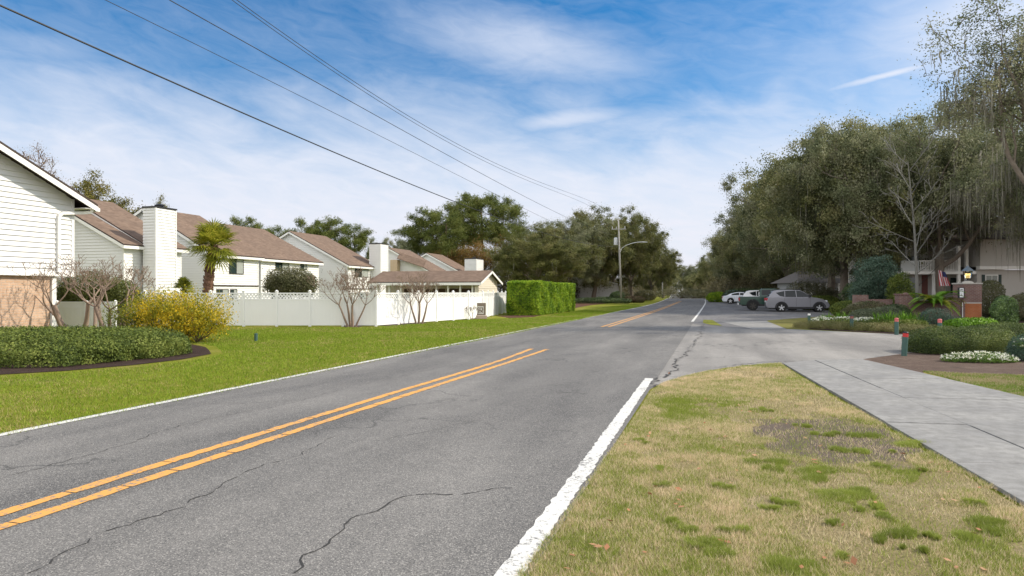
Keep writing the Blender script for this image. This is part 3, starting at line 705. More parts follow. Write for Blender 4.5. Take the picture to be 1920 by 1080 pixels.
m = MB(); pa, pb = Vector((x_on(745, ym) + 39.6, -1.0, zat(484, x_on(745, ym), ym))), Vector((x_on(795, ym) + 39.6, -1.0, zat(501, x_on(795, ym), ym)))
m.face([pa, pb, pb + Vector((0, .98, .9)), pa + Vector((0, .98, .9))]); m.face([pa - Vector((0, 0, .1)), pb - Vector((0, 0, .1)), pb, pa]); m.build('porch_roof', MROOF, uD)
uE, yG0, yG1, zG = unit('farthest townhouse of the row, only its roof showing beside the last chimney', -39.8, 866, 868, 511, 6.2, 8.15, 890)
chimney(uE, 1.0, 3.0, y_on(893, -36.8) - yG0, y_on(906, -36.8) - yG0, 0, zat(486, -36.8, y_on(898, -36.8)))
# the low carport
xg = -19.4; yn = y_on(897, xg); yf = y_on(932, xg); wd = yf - yn; ln = xg - x_on(700, yn)
zRg = zat(509, xg, (yn + yf) / 2); zE1 = zat(530, xg, yn); zE1 += (zRg - zE1) * .14
print('garage', yn, yf, ln, zE1, zRg)
g = empty('carport', (xg, (yf), 0), math.pi / 2); tag(g, 'long low carport with brown shingle roof behind the lattice fence', 'carport')
m = MB()
m.box(-wd * .55, -.02, .02, ln - .02, 0, zE1 - .05)
m.box(-wd + .02, -wd * .55, .02, .35, 0, zE1 - .05)
k = len(m.v); m.v += [(-wd, .02, zE1 - .06), (0, .02, zE1 - .06), (-wd / 2, .02, zRg - .02), (-wd, .3, zE1 - .06), (0, .3, zE1 - .06), (-wd / 2, .3, zRg - .02)]
for f in ((0, 1, 2), (5, 4, 3), (0, 3, 4, 1), (1, 4, 5, 2), (2, 5, 3, 0)): m.f.append(tuple(k + i for i in f)); m.m.append(0)
lap_wall(m, (0, 0, 0), (1, 0, 0), (0, -1, 0), [(-wd, 0), (0, 0), (0, zE1), (-wd / 2, zRg), (-wd, zE1)])
m.build('wall', plain('cream_siding', (.66, .60, .50), .7, var=.05), g)
m = MB(); sl = (zRg - zE1) / (wd / 2)
for s in (-1, 1):
    e = wd / 2 + .45; P = [(-wd / 2, -.4, zRg), (-wd / 2 + s * e, -.4, zRg - sl * e), (-wd / 2 + s * e, ln + .4, zRg - sl * e), (-wd / 2, ln + .4, zRg)]
    k = len(m.v); m.v += [tuple(p) for p in P] + [(p[0], p[1], p[2] + .1) for p in P]
    for f in ((3, 2, 1, 0), (4, 5, 6, 7), (0, 1, 5, 4), (1, 2, 6, 5), (2, 3, 7, 6), (3, 0, 4, 7)): m.f.append(tuple(k + i for i in f)); m.m.append(0 if f == (4, 5, 6, 7) else 1)
m.build('roof', [MROOF, MEDGE], g)
m = MB(); e = wd / 2 + .47
m.box(-wd / 2 - e, -wd / 2 - e + .05, -.4, ln + .4, zRg - sl * e - .20, zRg - sl * e + .02)
for s in (-1, 1): m.bar((-wd / 2, -.41, zRg - .06), (-wd / 2 + s * e, -.41, zRg - sl * e - .06), .03, .2)
m.build('fascia', MTRIM, g)
for i in range(9):
    y = .5 + i * (ln - 1) / 8; m = MB(); m.box(-wd + .02, -wd + .16, y, y + .14, 0, zE1); m.build('post', MTRIM, g)
for i in range(5):
    y = 1.2 + i * (ln - 3) / 5; m = MB(); m.box(-wd * .55 - .03, -wd * .55 - .004, y, y + 1.3, 0, 1.98); m.build('door', plain('brown_door', (.10, .055, .035), .6), g)

# ================================================================ white vinyl fences
def fence(name, label, P0, P1, n, hgt, lattice=True, boards=True, first=True, last=True, post_extra=.06):
    P0, P1 = Vector((P0[0], P0[1], 0)), Vector((P1[0], P1[1], 0)); d = P1 - P0; Ln = d.length; rz = math.atan2(d.y, d.x)
    r = empty(name, P0, rz); tag(r, label, 'fence'); sp = Ln / n; zl = hgt * .80
    pm = MB(); pm.box(-.055, .055, -.055, .055, 0, hgt + post_extra); pm.box(-.07, .07, -.07, .07, hgt + post_extra, hgt + post_extra + .025)
    k = len(pm.v); pm.v += [(-.055, -.055, hgt + post_extra + .025), (.055, -.055, hgt + post_extra + .025), (.055, .055, hgt + post_extra + .025), (-.055, .055, hgt + post_extra + .025), (0, 0, hgt + post_extra + .08)]
    for f in ((0, 1, 4), (1, 2, 4), (2, 3, 4), (3, 0, 4)): pm.f.append(tuple(k + i for i in f)); pm.m.append(0)
    post = None; pan = None; lat = None
    for i in range(n + 1):
        if (i == 0 and not first) or (i == n and not last): continue
        if post is None: post = pm.build('post', MVINYL, r); o = post
        else: o = post.copy(); C.objects.link(o)
        o.location = (i * sp, 0, 0)
    w = sp - .11; m = MB(); m.box(0, w, -.025, .025, .05, .16); m.box(0, w, -.025, .025, zl - .05, zl + .04)
    nb = max(6, int(w / .15)); bw = w / nb
    for j in range(nb): m.box(j * bw + .003, (j + 1) * bw - .003, -.014, .014, .16, zl - .05)
    m.box(0, w, -.006, .006, .16, zl - .05); m.box(0, w, -.028, .028, hgt - .06, hgt)
    if not lattice: m.box(0, w, -.014, .014, zl + .04, hgt - .06)
    l = MB()
    if lattice:
        za, zb_ = zl + .04, hgt - .06; hh = zb_ - za; st = .16; j = -hh
        while j < w:
            for s in (1, -1):
                a = (max(j, 0), za + max(0, -j)) ; b = (min(j + hh, w), zb_ - max(0, j + hh - w))
                if s == -1: a, b = (a[0], za + zb_ - a[1]), (b[0], za + zb_ - b[1])
                if b[0] - a[0] > .02: l.bar((a[0], s * .005, a[1]), (b[0], s * .005, b[1]), .006, .032, up=(0, 1, 0)) if False else l.bar((a[0], s * .006, a[1]), (b[0], s * .006, b[1]), .055, .008, up=(0, 1, 0))
            j += st
    for i in range(n):
        if pan is None:
            pan = m.build('panel', MVINYL, r); o = pan
            if lattice: lat = l.build('lattice', MVINYL, r)
            o2 = lat
        else:
            o = pan.copy(); C.objects.link(o); o2 = None
            if lattice: o2 = lat.copy(); C.objects.link(o2)
        o.location = (i * sp + .055, 0, 0)
        if o2: o2.location = (i * sp + .055, 0, 0)
    return r
corner = G(705, 612); fl = c2w((705 - 62.0 * 8 - 960) / F * 33, 33); corner = c2w((705 - 960) / F * 33, 33)
e2 = c2w((905 - 960) / F * 43.1, 43.1); e3 = c2w((948 - 960) / F * 55, 55)
fence('vinyl_fence', 'white vinyl fence with lattice top facing the camera, behind the yellow bush', fl, corner, 8, 1.63)
fence('vinyl_fence', 'sunlit white vinyl fence running beside the road in front of the carport', corner, e2, 6, 1.63, first=False)
fence('vinyl_fence', 'last shaded stretch of white fence, between the sign and the tall green hedge', e2, e3, 5, 1.63, first=False)
n0, n1 = c2w((106 - 960) / F * 30, 30), c2w((216 - 960) / F * 30, 30)
fence('vinyl_fence', 'low plain white fence behind the largest bare crepe myrtles', n0, n1, 2, 1.24, lattice=False, post_extra=.0)
# ================================================================ trees
def rvec(rng): return Vector((rng.gauss(0, 1), rng.gauss(0, 1), rng.gauss(0, 1))).normalized()
def tree_skel(seed, cfg):
    """grow limbs; returns polylines [(pts, radii, level)] and leaf-clump centres"""
    rng = random.Random(seed); lines = []; clumps = []
    def grow(p, d, Ln, r, lv):
        c = cfg[lv]; n = c.get('seg', 5); pts = [p.copy()]; rad = [r]; d = d.normalized()
        for i in range(n):
            d = (d + rvec(rng) * c['wob'] + Vector((0, 0, c['up']))).normalized()
            p = p + d * (Ln / n); pts.append(p.copy()); rad.append(r * (1 - (1 - c.get('tip', .45)) * (i + 1) / n))
        lines.append((pts, rad, lv))
        if lv + 1 < len(cfg):
            k = c['kids']; k = k if isinstance(k, int) else rng.randint(*k); a0 = rng.uniform(0, 6.28)
            for j in range(k):
                t = c['from'] + (1 - c['from']) * (j + rng.uniform(.2, .9)) / k if not c.get('fork') else 1.0
                f = t * n; i = min(int(f), n - 1); q = pts[i].lerp(pts[i + 1], f - i)
                dd = (pts[i + 1] - pts[i]).normalized(); ang = math.radians(rng.uniform(*c['ang']))
                az_ = a0 + j * 2.4 + rng.uniform(-.4, .4); o = dd.orthogonal().normalized(); o = Matrix.Rotation(az_, 3, dd) @ o
                nd = dd * math.cos(ang) + o * math.sin(ang)
                rr = rad[i] * c.get('rk', .62) * rng.uniform(.8, 1.1)
                grow(q, nd, Ln * c['lk'] * rng.uniform(.7, 1.2) * (1.1 - .35 * t if not c.get('fork') else 1), rr, lv + 1)
        if lv >= len(cfg) - 2:
            for i in range(1, len(pts)):
                if lv == len(cfg) - 1 or i >= len(pts) - 2: clumps.append(pts[i])
    grow(Vector((0, 0, -.1)), Vector((cfg[0].get('lean', 0), 0, 1)), cfg[0]['L'], cfg[0]['R'], 0)
    return lines, np.array([tuple(c) for c in clumps])
def fit(lines, cl, height, radius, keep=0.0):
    top = max(cl[:, 2]); rr = np.percentile(np.hypot(cl[:, 0] - cl[:, 0].mean(), cl[:, 1] - cl[:, 1].mean()), 95)
    sx, sz = radius / rr, height / top
    L2 = [([Vector((p.x * sx, p.y * sx, p.z * sz)) for p in pts], rad, lv) for pts, rad, lv in lines]
    return L2, cl * np.array([sx, sx, sz])
def wood(lines, mat, parent, maxlv=9, name='trunk', rscale=1.0, minr=.01):
    m = MB()
    for pts, rad, lv in lines:
        if lv > maxlv: continue
        m.tube(pts, [max(minr, r * rscale) for r in rad], n=(10, 7, 5, 4, 3, 3)[min(lv, 5)], cap=False)
    return m.build(name, mat, parent, smooth=True)
OAK = leafmat('oak_leaf', [(.085, .095, .036), (.16, .172, .062), (.235, .24, .098), (.33, .30, .15)], .34, .45, pw=.62)
OAK2 = leafmat('oak_leaf_olive', [(.075, .082, .026), (.125, .138, .04), (.18, .185, .06), (.24, .215, .09)], .36, .45, pw=.62)
OAKG = leafmat('oak_leaf_grey', [(.085, .102, .05), (.155, .175, .085), (.23, .24, .128), (.31, .30, .19)], .34, .45, pw=.62)
PINE = leafmat('pine_needle', [(.055, .075, .016), (.10, .13, .024), (.15, .175, .035), (.20, .205, .06)], .25, .5)
MOSS = leafmat('spanish_moss', [(.16, .155, .12), (.23, .22, .175), (.31, .295, .24)], .3, .8)
RUST = leafmat('autumn_leaf', [(.13, .10, .025), (.20, .12, .03), (.26, .14, .04), (.20, .20, .06)], .3, .6)
oakcfg = lambda: [dict(L=3.4, R=.42, wob=.10, up=.1, kids=6, **{'from': .55}, ang=(35, 62), lk=1.75, rk=.62, tip=.75, seg=4),
                  dict(wob=.24, up=.10, kids=(5, 6), **{'from': .25}, ang=(30, 65), lk=.55, rk=.6, tip=.35, seg=7),
                  dict(wob=.28, up=.12, kids=(4, 5), **{'from': .2}, ang=(30, 70), lk=.55, rk=.6, tip=.35, seg=5),
                  dict(wob=.30, up=.08, kids=(3, 4), **{'from': .2}, ang=(30, 70), lk=.6, rk=.6, tip=.3, seg=4),
                  dict(wob=.3, up=.02, kids=0, **{'from': .2}, ang=(30, 70), lk=.6, rk=.6, tip=.3, seg=3)]
def moss_mesh(cl, rng, parent, n=900, lmin=.5, lmax=2.2, zmax=1.0, w=.10):
    base = cl[cl[:, 2] < np.percentile(cl[:, 2], zmax * 100)]; V = []
    for c in base[rng.integers(0, len(base), n // 5)]:
        L0 = rng.uniform(lmin, lmax)
        for k in range(5):
            x, y, z = c + rng.normal(size=3) * np.array([.22, .22, .15]); L_ = L0 * rng.uniform(.45, 1.1); a = rng.uniform(0, 3.14); ww = w * rng.uniform(.3, 1.0)
            for j in range(3):
                t0, t1 = j / 3, (j + 1) / 3; w0, w1 = ww * (1 - t0 * .6) * rng.uniform(.6, 1.1), ww * (1 - t1 * .85)
                dx = math.cos(a) * w0 / 2, math.sin(a) * w0 / 2; ex_ = math.cos(a) * w1 / 2, math.sin(a) * w1 / 2; ox = rng.normal(size=2) * .03
                V += [(x - dx[0], y - dx[1], z - L_ * t0), (x + dx[0], y + dx[1], z - L_ * t0), (x + ex_[0] + ox[0], y + ex_[1] + ox[1], z - L_ * t1), (x - ex_[0] + ox[0], y - ex_[1] + ox[1], z - L_ * t1)]
    V = np.array(V); return np_mesh('spanish_moss', V, np.arange(len(V)).reshape(-1, 4), MOSS, parent)
def leafcloud(cl, n, sig, flat, size, rng, mat, parent, name='crown', **kw):
    ci = rng.integers(0, len(cl), n); v = rng.normal(size=(n, 3)); v /= np.linalg.norm(v, axis=1, keepdims=True)
    cs = rng.uniform(.55, 1.45, len(cl))[ci][:, None]               # every clump its own size
    soft = rng.uniform(0, 1, (n, 1)) < .34; off = v * (rng.uniform(0, 1, (n, 1)) ** .42) * 1.75 * cs * np.array([sig, sig, sig * flat]) + rng.normal(size=(n, 3)) * sig * np.where(soft, 1.0, .12); P = cl[ci] + off
    if 'nrm' not in kw:                                             # leaves face outwards and up from their clump
        nn = off / (np.linalg.norm(off, axis=1, keepdims=True) + 1e-6) + np.array([0, 0, .5]); kw = dict(kw, nrm=nn, mixn=.55)
    return leaves(name, P, size, mat, parent, rng, **kw)
def make_oak(seed, label, h=15.0, r=8.0, n=75000, size=.17, mat=OAK, moss=0, sig=.42, trunk=MBARK_OAK, flat=.55, mosskw={}, cfg=None, rs=1.0, group=None, zmin=0.0, name='live_oak', cat='oak tree', fillk=0, fz=(.60, .40), sub=0, minr=.01, aspect=.5):
    rng = np.random.default_rng(seed); lines, cl = tree_skel(seed, cfg or oakcfg()); lines, cl = fit(lines, cl, h, r)
    root = empty(name); tag(root, label, cat, group); wood(lines, trunk, root, rscale=rs, minr=minr)
    if sub and len(cl) > sub: cl = cl[rng.choice(len(cl), sub, replace=False)]
    if fillk:                                                       # more leaf clumps through the outer crown
        v = rng.normal(size=(fillk, 3)); v /= np.linalg.norm(v, axis=1, keepdims=True); v *= rng.uniform(.55, 1.0, (fillk, 1)) ** .6
        v *= 1 + .16 * np.sin(v[:, [0]] * 5 + seed) + .12 * np.sin(v[:, [1]] * 7 + seed)
        cl = np.concatenate([cl, v * np.array([r, r, h * fz[1]]) + np.array([0, 0, h * fz[0]])])
    if zmin: cl = cl[cl[:, 2] > zmin]
    leafcloud(cl, n, sig, flat, size, rng, mat, root, aspect=aspect)
    if moss: moss_mesh(cl, rng, root, moss, **mosskw)
    return root
GR = 'live oaks along the right side of the road'; GLF = 'oaks along the left side of the road'
oA = make_oak(101, 'live oak with leaning trunk behind the silver SUV nose', 15.2, 8.0, 190000, .155, OAK, 350, group=GR, zmin=2.7, fillk=300, sub=420, sig=.44, flat=.62, aspect=.7)
oB = make_oak(202, 'live oak', 14.5, 8.5, 190000, .155, OAKG, 450, group=GR, zmin=2.7, fillk=300, sub=420, sig=.44, flat=.62, aspect=.7)
oC = make_oak(303, 'live oak', 14.0, 7.5, 180000, .155, OAK2, 700, group=GLF, zmin=2.0, fillk=280, sub=380, sig=.42, flat=.62, aspect=.7)
def place(root, x, y, h=1.0, r=1.0, rz=0.0, label=None, first=False, group=None, z=0):
    if first:
        root.location = (x, y, z); root.rotation_euler = (0, 0, rz); root.scale = (r, r, h)
        if label: root['label'] = label
        if group: root['group'] = group
        return root
    return copy_thing(root, (x, y, z), rz, (r, r, h), label, group)
def putr(root, px, Y, hpx, rm, rz, label, first=False):
    h0, r0 = (15.2, 8.0) if root is oA else (14.5, 8.5)
    p = c2w((px - 960) / F * Y, Y); return place(root, p.x, p.y, (H + (HZ - hpx) / F * Y) / h0, rm / r0, rz, label, first, GR)
putr(oA, 1582, 63, 232, 7.6, .6, 'live oak with a thick leaning trunk just right of the silver SUV', True)
putr(oB, 1612, 60, 238, 7.0, 2.0, 'live oak with a straight trunk, next right of the leaning one', True)
putr(oA, 1556, 77, 262, 8.6, 2.6, 'live oak behind the green pickup truck, its crown over the SUV roof')
putr(oB, 1518, 93, 318, 9.0, 4.2, 'live oak beyond the white sedan, with the upper step of the tree line')
putr(oA, 1482, 108, 346, 9.0, 5.0, 'live oak past the end of the parked cars, lower than the ones before it')
putr(oB, 1452, 124, 374, 9.0, .9, 'live oak far down the right side, fifth crown from the end of the row')
putr(oA, 1416, 148, 408, 9.0, 1.7, 'live oak far down the right side, fourth crown from the end of the row')
putr(oB, 1384, 185, 440, 9.0, 3.0, 'live oak far down the right side, third crown from the end of the row')
putr(oA, 1350, 240, 470, 9.0, 3.3, 'live oak far down the right side, next to last crown of the row')
putr(oB, 1318, 320, 496, 9.5, 3.6, 'last live oak of the right row, closest to the vanishing road')
putr(oA, 1660, 78, 240, 9.5, 3.9, 'live oak in the second line, filling the gap over the leaning trunk')
putr(oB, 1605, 100, 290, 10, 5.5, 'live oak deep in the second line behind the green pickup')
putr(oA, 1560, 130, 345, 10, 1.1, 'live oak deep in the second line behind the white sedan')
putr(oB, 1510, 160, 385, 11, 2.1, 'live oak deepest in the right-hand wood, above the pale sedan')
# bigger mossy oaks over the townhouse on the right
oM = make_oak(404, 'mossy oak', 14.2, 9.0, 85000, .16, OAKG, 2200, sig=.42, fillk=190, sub=420, fz=(.66, .32), mosskw=dict(lmin=.6, lmax=2.8, zmax=.55, w=.11), zmin=4.6, group='mossy oaks over the right-hand townhouse')
place(oM, 22.5, 49.5, 1.08, .92, .3, 'oak with long grey hanging moss above the brick pillar', True)
place(oM, 29, 53, 1.16, 1.0, 2.4, 'oak with hanging moss behind and right of the brick pillar, in front of the townhouse')
place(oM, 18.5, 66, 1.22, .95, 4.4, 'oak with hanging moss and thin brown crown behind the bare white tree')
place(oM, 27.5, 68, 1.34, 1.1, 5.6, 'oak with hanging moss standing behind the right-hand townhouse')
sparse = [dict(L=6.0, R=.42, wob=.06, up=.05, kids=5, **{'from': .6}, ang=(25, 50), lk=.95, rk=.55, tip=.7, seg=5, lean=-.03),
          dict(wob=.24, up=.10, kids=(5, 6), **{'from': .3}, ang=(30, 65), lk=.52, rk=.55, tip=.3, seg=7),
          dict(wob=.30, up=.05, kids=(4, 5), **{'from': .2}, ang=(30, 75), lk=.55, rk=.55, tip=.3, seg=5),
          dict(wob=.32, up=.05, kids=(3, 4), **{'from': .2}, ang=(30, 75), lk=.6, rk=.6, tip=.3, seg=4),
          dict(wob=.3, up=.0, kids=0, **{'from': .2}, ang=(30, 70), lk=.6, rk=.6, tip=.3, seg=3)]
oE = make_oak(511, 'tall sparse oak with grey moss at the right edge of the photo', 14.8, 4.6, 32000, .10, OAKG, 700, sig=.26, mosskw=dict(lmin=.3, lmax=1.6, zmax=.9, w=.10), cfg=sparse, zmin=3.8, rs=.62)
pE = c2w((1990 - 960) / F * 31.5, 31.5); place(oE, pE.x, pE.y, 1.02, 1.25, 2.2, first=True)

# left side, centre: broad oaks
def putp(root, px, Y, hpx, rpx=None, rz=0, label=None, first=False, h0=14.0, r0=7.5, group=None):
    p = c2w((px - 960) / F * Y, Y); hh = H + (HZ - hpx) / F * Y; sz = hh / h0; sx = (rpx / F * Y) / r0 if rpx else sz
    return place(root, p.x, p.y, sz, sx, rz, label, first, group)
GLF = 'oaks along the left side of the road'
putp(oC, 1112, 122, 400, 82, .4, 'broad dark oak directly behind the clipped hedge', True)
putp(oC, 1010, 100, 432, 85, 2.2, 'oak between the last white chimney and the clipped hedge', r0=7.5)
putp(oB, 1060, 118, 410, 70, 1.2, 'oak farther back above the middle of the clipped hedge', group=GLF, h0=14.5, r0=8.5)
putp(oC, 1185, 128, 402, 62, 4.0, 'oak directly behind the utility pole')
putp(oC, 1222, 150, 448, 42, 1.9, 'yellowish oak right of the utility pole, by the far bend')
putp(oA, 1150, 135, 412, 60, 1.0, 'oak between the clipped hedge and the utility pole', group=GLF, h0=15.2, r0=8)
putp(oC, 1245, 200, 478, 26, 3.0, 'small far oak at the end of the left tree line')
putp(oB, 1277, 330, 500, 26, 3.3, 'distant oak closing the view where the road bends', h0=14.5, r0=8.5, group=GLF)
putp(oA, 1305, 300, 512, 26, 1.3, 'distant oak right of the far bend of the road', h0=15.2, r0=8)
putp(oC, 1335, 250, 502, 30, 2.3, 'distant oak behind the far grass island')
putp(oA, 1225, 300, 505, 40, 4.3, 'distant oak behind the second pole', h0=15.2, r0=8, group=GLF)
# understory bushes in the far distance
# pines
pinecfg = [dict(L=17, R=.30, wob=.025, up=.05, kids=20, **{'from': .5}, ang=(55, 85), lk=.24, rk=.32, tip=.35, seg=9),
           dict(wob=.16, up=.12, kids=(3, 5), **{'from': .4}, ang=(25, 55), lk=.5, rk=.6, tip=.4, seg=4),
           dict(wob=.22, up=.12, kids=0, **{'from': .3}, ang=(30, 60), lk=.5, rk=.6, tip=.4, seg=3)]
def make_pine(seed, label, h, r, n, size):
    rng = np.random.default_rng(seed); lines, cl = tree_skel(seed, pinecfg); lines, cl = fit(lines, cl, h, r)
    root = empty('pine_tree'); tag(root, label, 'pine tree', 'pines behind the townhouses'); wood(lines, MBARK_PINE, root, rscale=1.15)
    n1 = int(n / 9); c = cl[rng.integers(0, len(cl), n1)] + rng.normal(size=(n1, 3)) * np.array([.55, .55, .28])
    c = np.repeat(c, 9, axis=0); c += rng.normal(size=c.shape) * .16
    leaves('crown', c, size, PINE, root, rng, aspect=.22); return root
p1 = make_pine(21, 'pine', 20, 5.0, 34000, .34); p2 = make_pine(22, 'pine', 20, 5.0, 34000, .34)
pk = dict(h0=20.0, r0=5.0)
putp(p1, 905, 142, 362, 52, .5, 'tallest round-topped pine, in the middle of the pine group', True, **pk)
putp(p2, 868, 146, 374, 46, 1.5, 'tall pine just left of the tallest pine', True, **pk)
putp(p1, 945, 148, 374, 38, 2.5, 'pine on the right shoulder of the tallest pine', **pk)
putp(p2, 810, 140, 392, 50, 3.5, 'shorter dark pine at the left of the pine group', **pk)
putp(p1, 778, 144, 415, 36, 4.5, 'lowest pine at the far left of the pine group', **pk)
putp(p2, 838, 132, 400, 40, 5.5, 'pine behind, between the two left pines', **pk)
putp(p1, 975, 135, 420, 34, 1.1, 'small pine at the right end of the pine group', **pk)
putp(p2, 620, 120, 410, 42, .8, 'round-topped pine showing over the pale pointed gable', **pk)
putp(p1, 575, 125, 413, 34, 3.8, 'pine top just left of the pale pointed gable peak', **pk)
putp(p2, 665, 118, 424, 40, 5.0, 'wide pine top over the roof right of the pale gable', **pk)
putp(p1, 462, 125, 409, 32, 2.9, 'lone pine top over the roof right of the palm', **pk)
putp(p2, 520, 140, 426, 34, 4.9, 'hazy low treetop between the palm and the pale gable', **pk)
# rust-tinged understory before the pines
oR = make_oak(606, 'rust', 8, 5, 24000, .17, RUST, 0, sig=.5, name='autumn_tree', cat='tree')
putp(oR, 902, 132, 440, 55, .4, 'small rust and olive coloured tree below the pines', True, h0=8, r0=5)
putp(oR, 858, 136, 452, 50, 2.4, 'olive-brown tree under the pines, left of the last chimney', h0=8, r0=5)
putp(oC, 825, 140, 458, 48, 4.4, 'dark tree rising behind the farthest townhouse roofs', group=GLF)
putp(oB, 735, 130, 448, 40, 5.4, 'low dark tree behind the slim white chimney', h0=14.5, r0=8.5, group=GLF)
# trees behind the near houses
barecfg = [dict(L=5.5, R=.30, wob=.06, up=.05, kids=6, **{'from': .5}, ang=(25, 50), lk=1.0, rk=.6, tip=.6, seg=5),
           dict(wob=.16, up=.10, kids=(6, 7), **{'from': .25}, ang=(25, 55), lk=.5, rk=.55, tip=.3, seg=6),
           dict(wob=.20, up=.06, kids=(5, 6), **{'from': .15}, ang=(25, 60), lk=.52, rk=.55, tip=.3, seg=5),
           dict(wob=.22, up=.04, kids=(4, 5), **{'from': .15}, ang=(25, 60), lk=.55, rk=.6, tip=.3, seg=4),
           dict(wob=.2, up=.04, kids=0, **{'from': .2}, ang=(30, 70), lk=.6, rk=.6, tip=.3, seg=3)]
bt = make_oak(717, 'leafless grey-brown treetop behind the nearest house roof', 13, 5.5, 26000, .09, RUST, 0, cfg=barecfg, trunk=MTWIG, name='bare_tree', cat='tree', sig=.3, minr=.028)
putp(bt, 22, 46, 252, 108, .4, None, True, h0=13, r0=5.5)
OLV = leafmat('olive_leaf', [(.085, .085, .018), (.14, .135, .025), (.19, .17, .035), (.22, .17, .05)], .28, .5)
sp_ = make_oak(818, 'olive-green sparse treetop between the near roof and the tall chimney', 13, 5.5, 75000, .17, OLV, 0, cfg=barecfg, name='sparse_oak', cat='tree', sig=.32)
putp(sp_, 212, 62, 326, 92, 1.4, None, True, h0=13, r0=5.5)
putp(sp_, 292, 72, 368, 40, 3.4, 'small olive treetop just behind the tall white chimney', h0=13, r0=5.5)
putp(sp_, 150, 60, 345, 46, 5.4, 'olive treetop tucked against the near house eave', h0=13, r0=5.5)
# leafless white tree on the right
wc = [dict(L=9.6, R=.11, wob=.035, up=.08, kids=15, **{'from': .28}, ang=(38, 62), lk=.30, rk=.5, tip=.18, seg=9, lean=-.07),
      dict(wob=.10, up=.05, kids=(4, 5), **{'from': .25}, ang=(25, 50), lk=.45, rk=.5, tip=.3, seg=5),
      dict(wob=.14, up=.05, kids=(2, 3), **{'from': .25}, ang=(25, 50), lk=.55, rk=.6, tip=.3, seg=4),
      dict(wob=.14, up=.05, kids=0, **{'from': .25}, ang=(25, 50), lk=.45, rk=.6, tip=.3, seg=3)]
lines, cl = tree_skel(912, wc)
r_ = empty('bare_white_tree'); tag(r_, 'leafless tree with pale whitish trunk in front of the mossy oaks', 'tree'); wood(lines, MBARK_PALE, r_, maxlv=1, name='trunk', minr=.02)
m = MB()
for pts, rad, lv in lines:
    if lv > 1: m.tube(pts, [max(.012, r) for r in rad], n=4, cap=False)
m.build('crown', MBARK_PALE, r_, smooth=True)
p = c2w((1724 - 960) / F * 41, 41); r_.location = p; r_.rotation_euler = (0, 0, YAW)

# ---- crepe myrtles
def myrtle(seed, stems, h, spread, R=.055, levels=3, kids=(3, 4), bulge=None, up=.10):
    rng = random.Random(seed); lines = []
    def g(p, d, Ln, r, lv):
        n = 5; pts = [p.copy()]; rad = [r]; d = d.normalized()
        for i in range(n):
            d = (d + rvec(rng) * (.10 if lv else .05) + Vector((0, 0, up if lv else .02))).normalized(); p = p + d * (Ln / n); pts.append(p.copy()); rad.append(r * (1 - .35 * (i + 1) / n))
        lines.append((pts, rad, min(lv + 1, 4)))
        if lv < levels:
            k = rng.randint(*kids); a0 = rng.uniform(0, 6.28)
            for j in range(k):
                dd = d; ang = math.radians(rng.uniform(18, 42)); o = dd.orthogonal().normalized(); o = Matrix.Rotation(a0 + j * 6.28 / k + rng.uniform(-.3, .3), 3, dd) @ o
                g(pts[-1] if j else pts[-1], dd * math.cos(ang) + o * math.sin(ang), Ln * rng.uniform(.5, .85) * (.9 if lv else .8), rad[-1] * (.82 if lv else .68), lv + 1)
    for (x, y, dx, dy) in stems: g(Vector((x, y, -.05)), Vector((dx, dy, 1)), h * .46, R * rng.uniform(.8, 1.2), 0)
    Z = max(p.z for l in lines for p in l[0]); X = float(np.percentile([math.hypot(p.x, p.y) for l in lines for p in l[0]], 96))
    return [([Vector((p.x * spread / X, p.y * spread / X, p.z * h / Z)) for p in pts], rad, lv) for pts, rad, lv in lines]
def put_myrtle(label, px, py, toppy, halfpx, seed, stems, **k):
    p = G(px, py); Y = F * H / (py - HZ); h = H + (HZ - toppy) / F * Y; sp = halfpx / F * Y
    r = empty('crepe_myrtle', (p.x, p.y, 0), YAW); tag(r, label, 'crepe myrtle', 'bare crepe myrtles by the fences')
    L_ = myrtle(seed, stems, h, sp, **k); m = MB()
    for pts, rad, lv in L_:
        if lv <= 1: m.tube(pts, rad, n=8, cap=False)
    m.build('trunk', MBARK_MYRTLE, r, smooth=True); m = MB()
    for pts, rad, lv in L_:
        if lv > 1: m.tube(pts, [max(.008, a * .9) for a in rad], n=5 if lv < 4 else 3, cap=False)
    m.build('crown', MBARK_MYRTLE if seed != 77 else MTWIG, r, smooth=True); return r
put_myrtle('bare crepe myrtle with a wide twiggy crown, leftmost of the pair behind the hedge', 140, 628, 478, 128, 31, [(0, 0, -.55, 0), (-.25, .15, -.42, .2), (.1, .05, .32, -.1), (.35, .1, -.05, .3), (-.1, -.1, -.15, -.3), (.2, 0, .12, .1)], R=.085, levels=5, kids=(2, 3), up=.15)
put_myrtle('bare crepe myrtle beside the yellow bush, right of the pair behind the hedge', 205, 632, 480, 108, 32, [(0, 0, .42, 0), (.12, .15, .1, .3), (-.1, .1, -.2, -.1), (.05, -.1, .2, -.3), (-.15, 0, -.05, .05)], R=.085, levels=5, kids=(2, 3), up=.15)
put_myrtle('upright bare crepe myrtle in front of the camera-facing lattice fence', 660, 613, 499, 58, 33, [(-.12, 0, -.25, 0), (.0, .1, -.05, .2), (.12, 0, .22, -.1), (.04, -.1, .06, -.2), (-.05, .05, -.12, -.1)], R=.055, levels=4, kids=(3, 4), up=.14)
put_myrtle('bare crepe myrtle in front of the sunlit fence, its shadow on the white panels', 785, 608, 507, 52, 34, [(-.08, 0, -.14, 0), (.1, .05, .24, .0), (-.02, .1, .02, .2), (.0, -.06, .08, -.15)], R=.055, levels=4, kids=(3, 4), up=.14)
put_myrtle('small dead twiggy shrub just left of the grey sign', 885, 599.5, 572, 20, 77, [(0, 0, -.3, 0), (.1, 0, .3, 0), (0, .1, .05, .2)], R=.02, levels=3, kids=(3, 3))
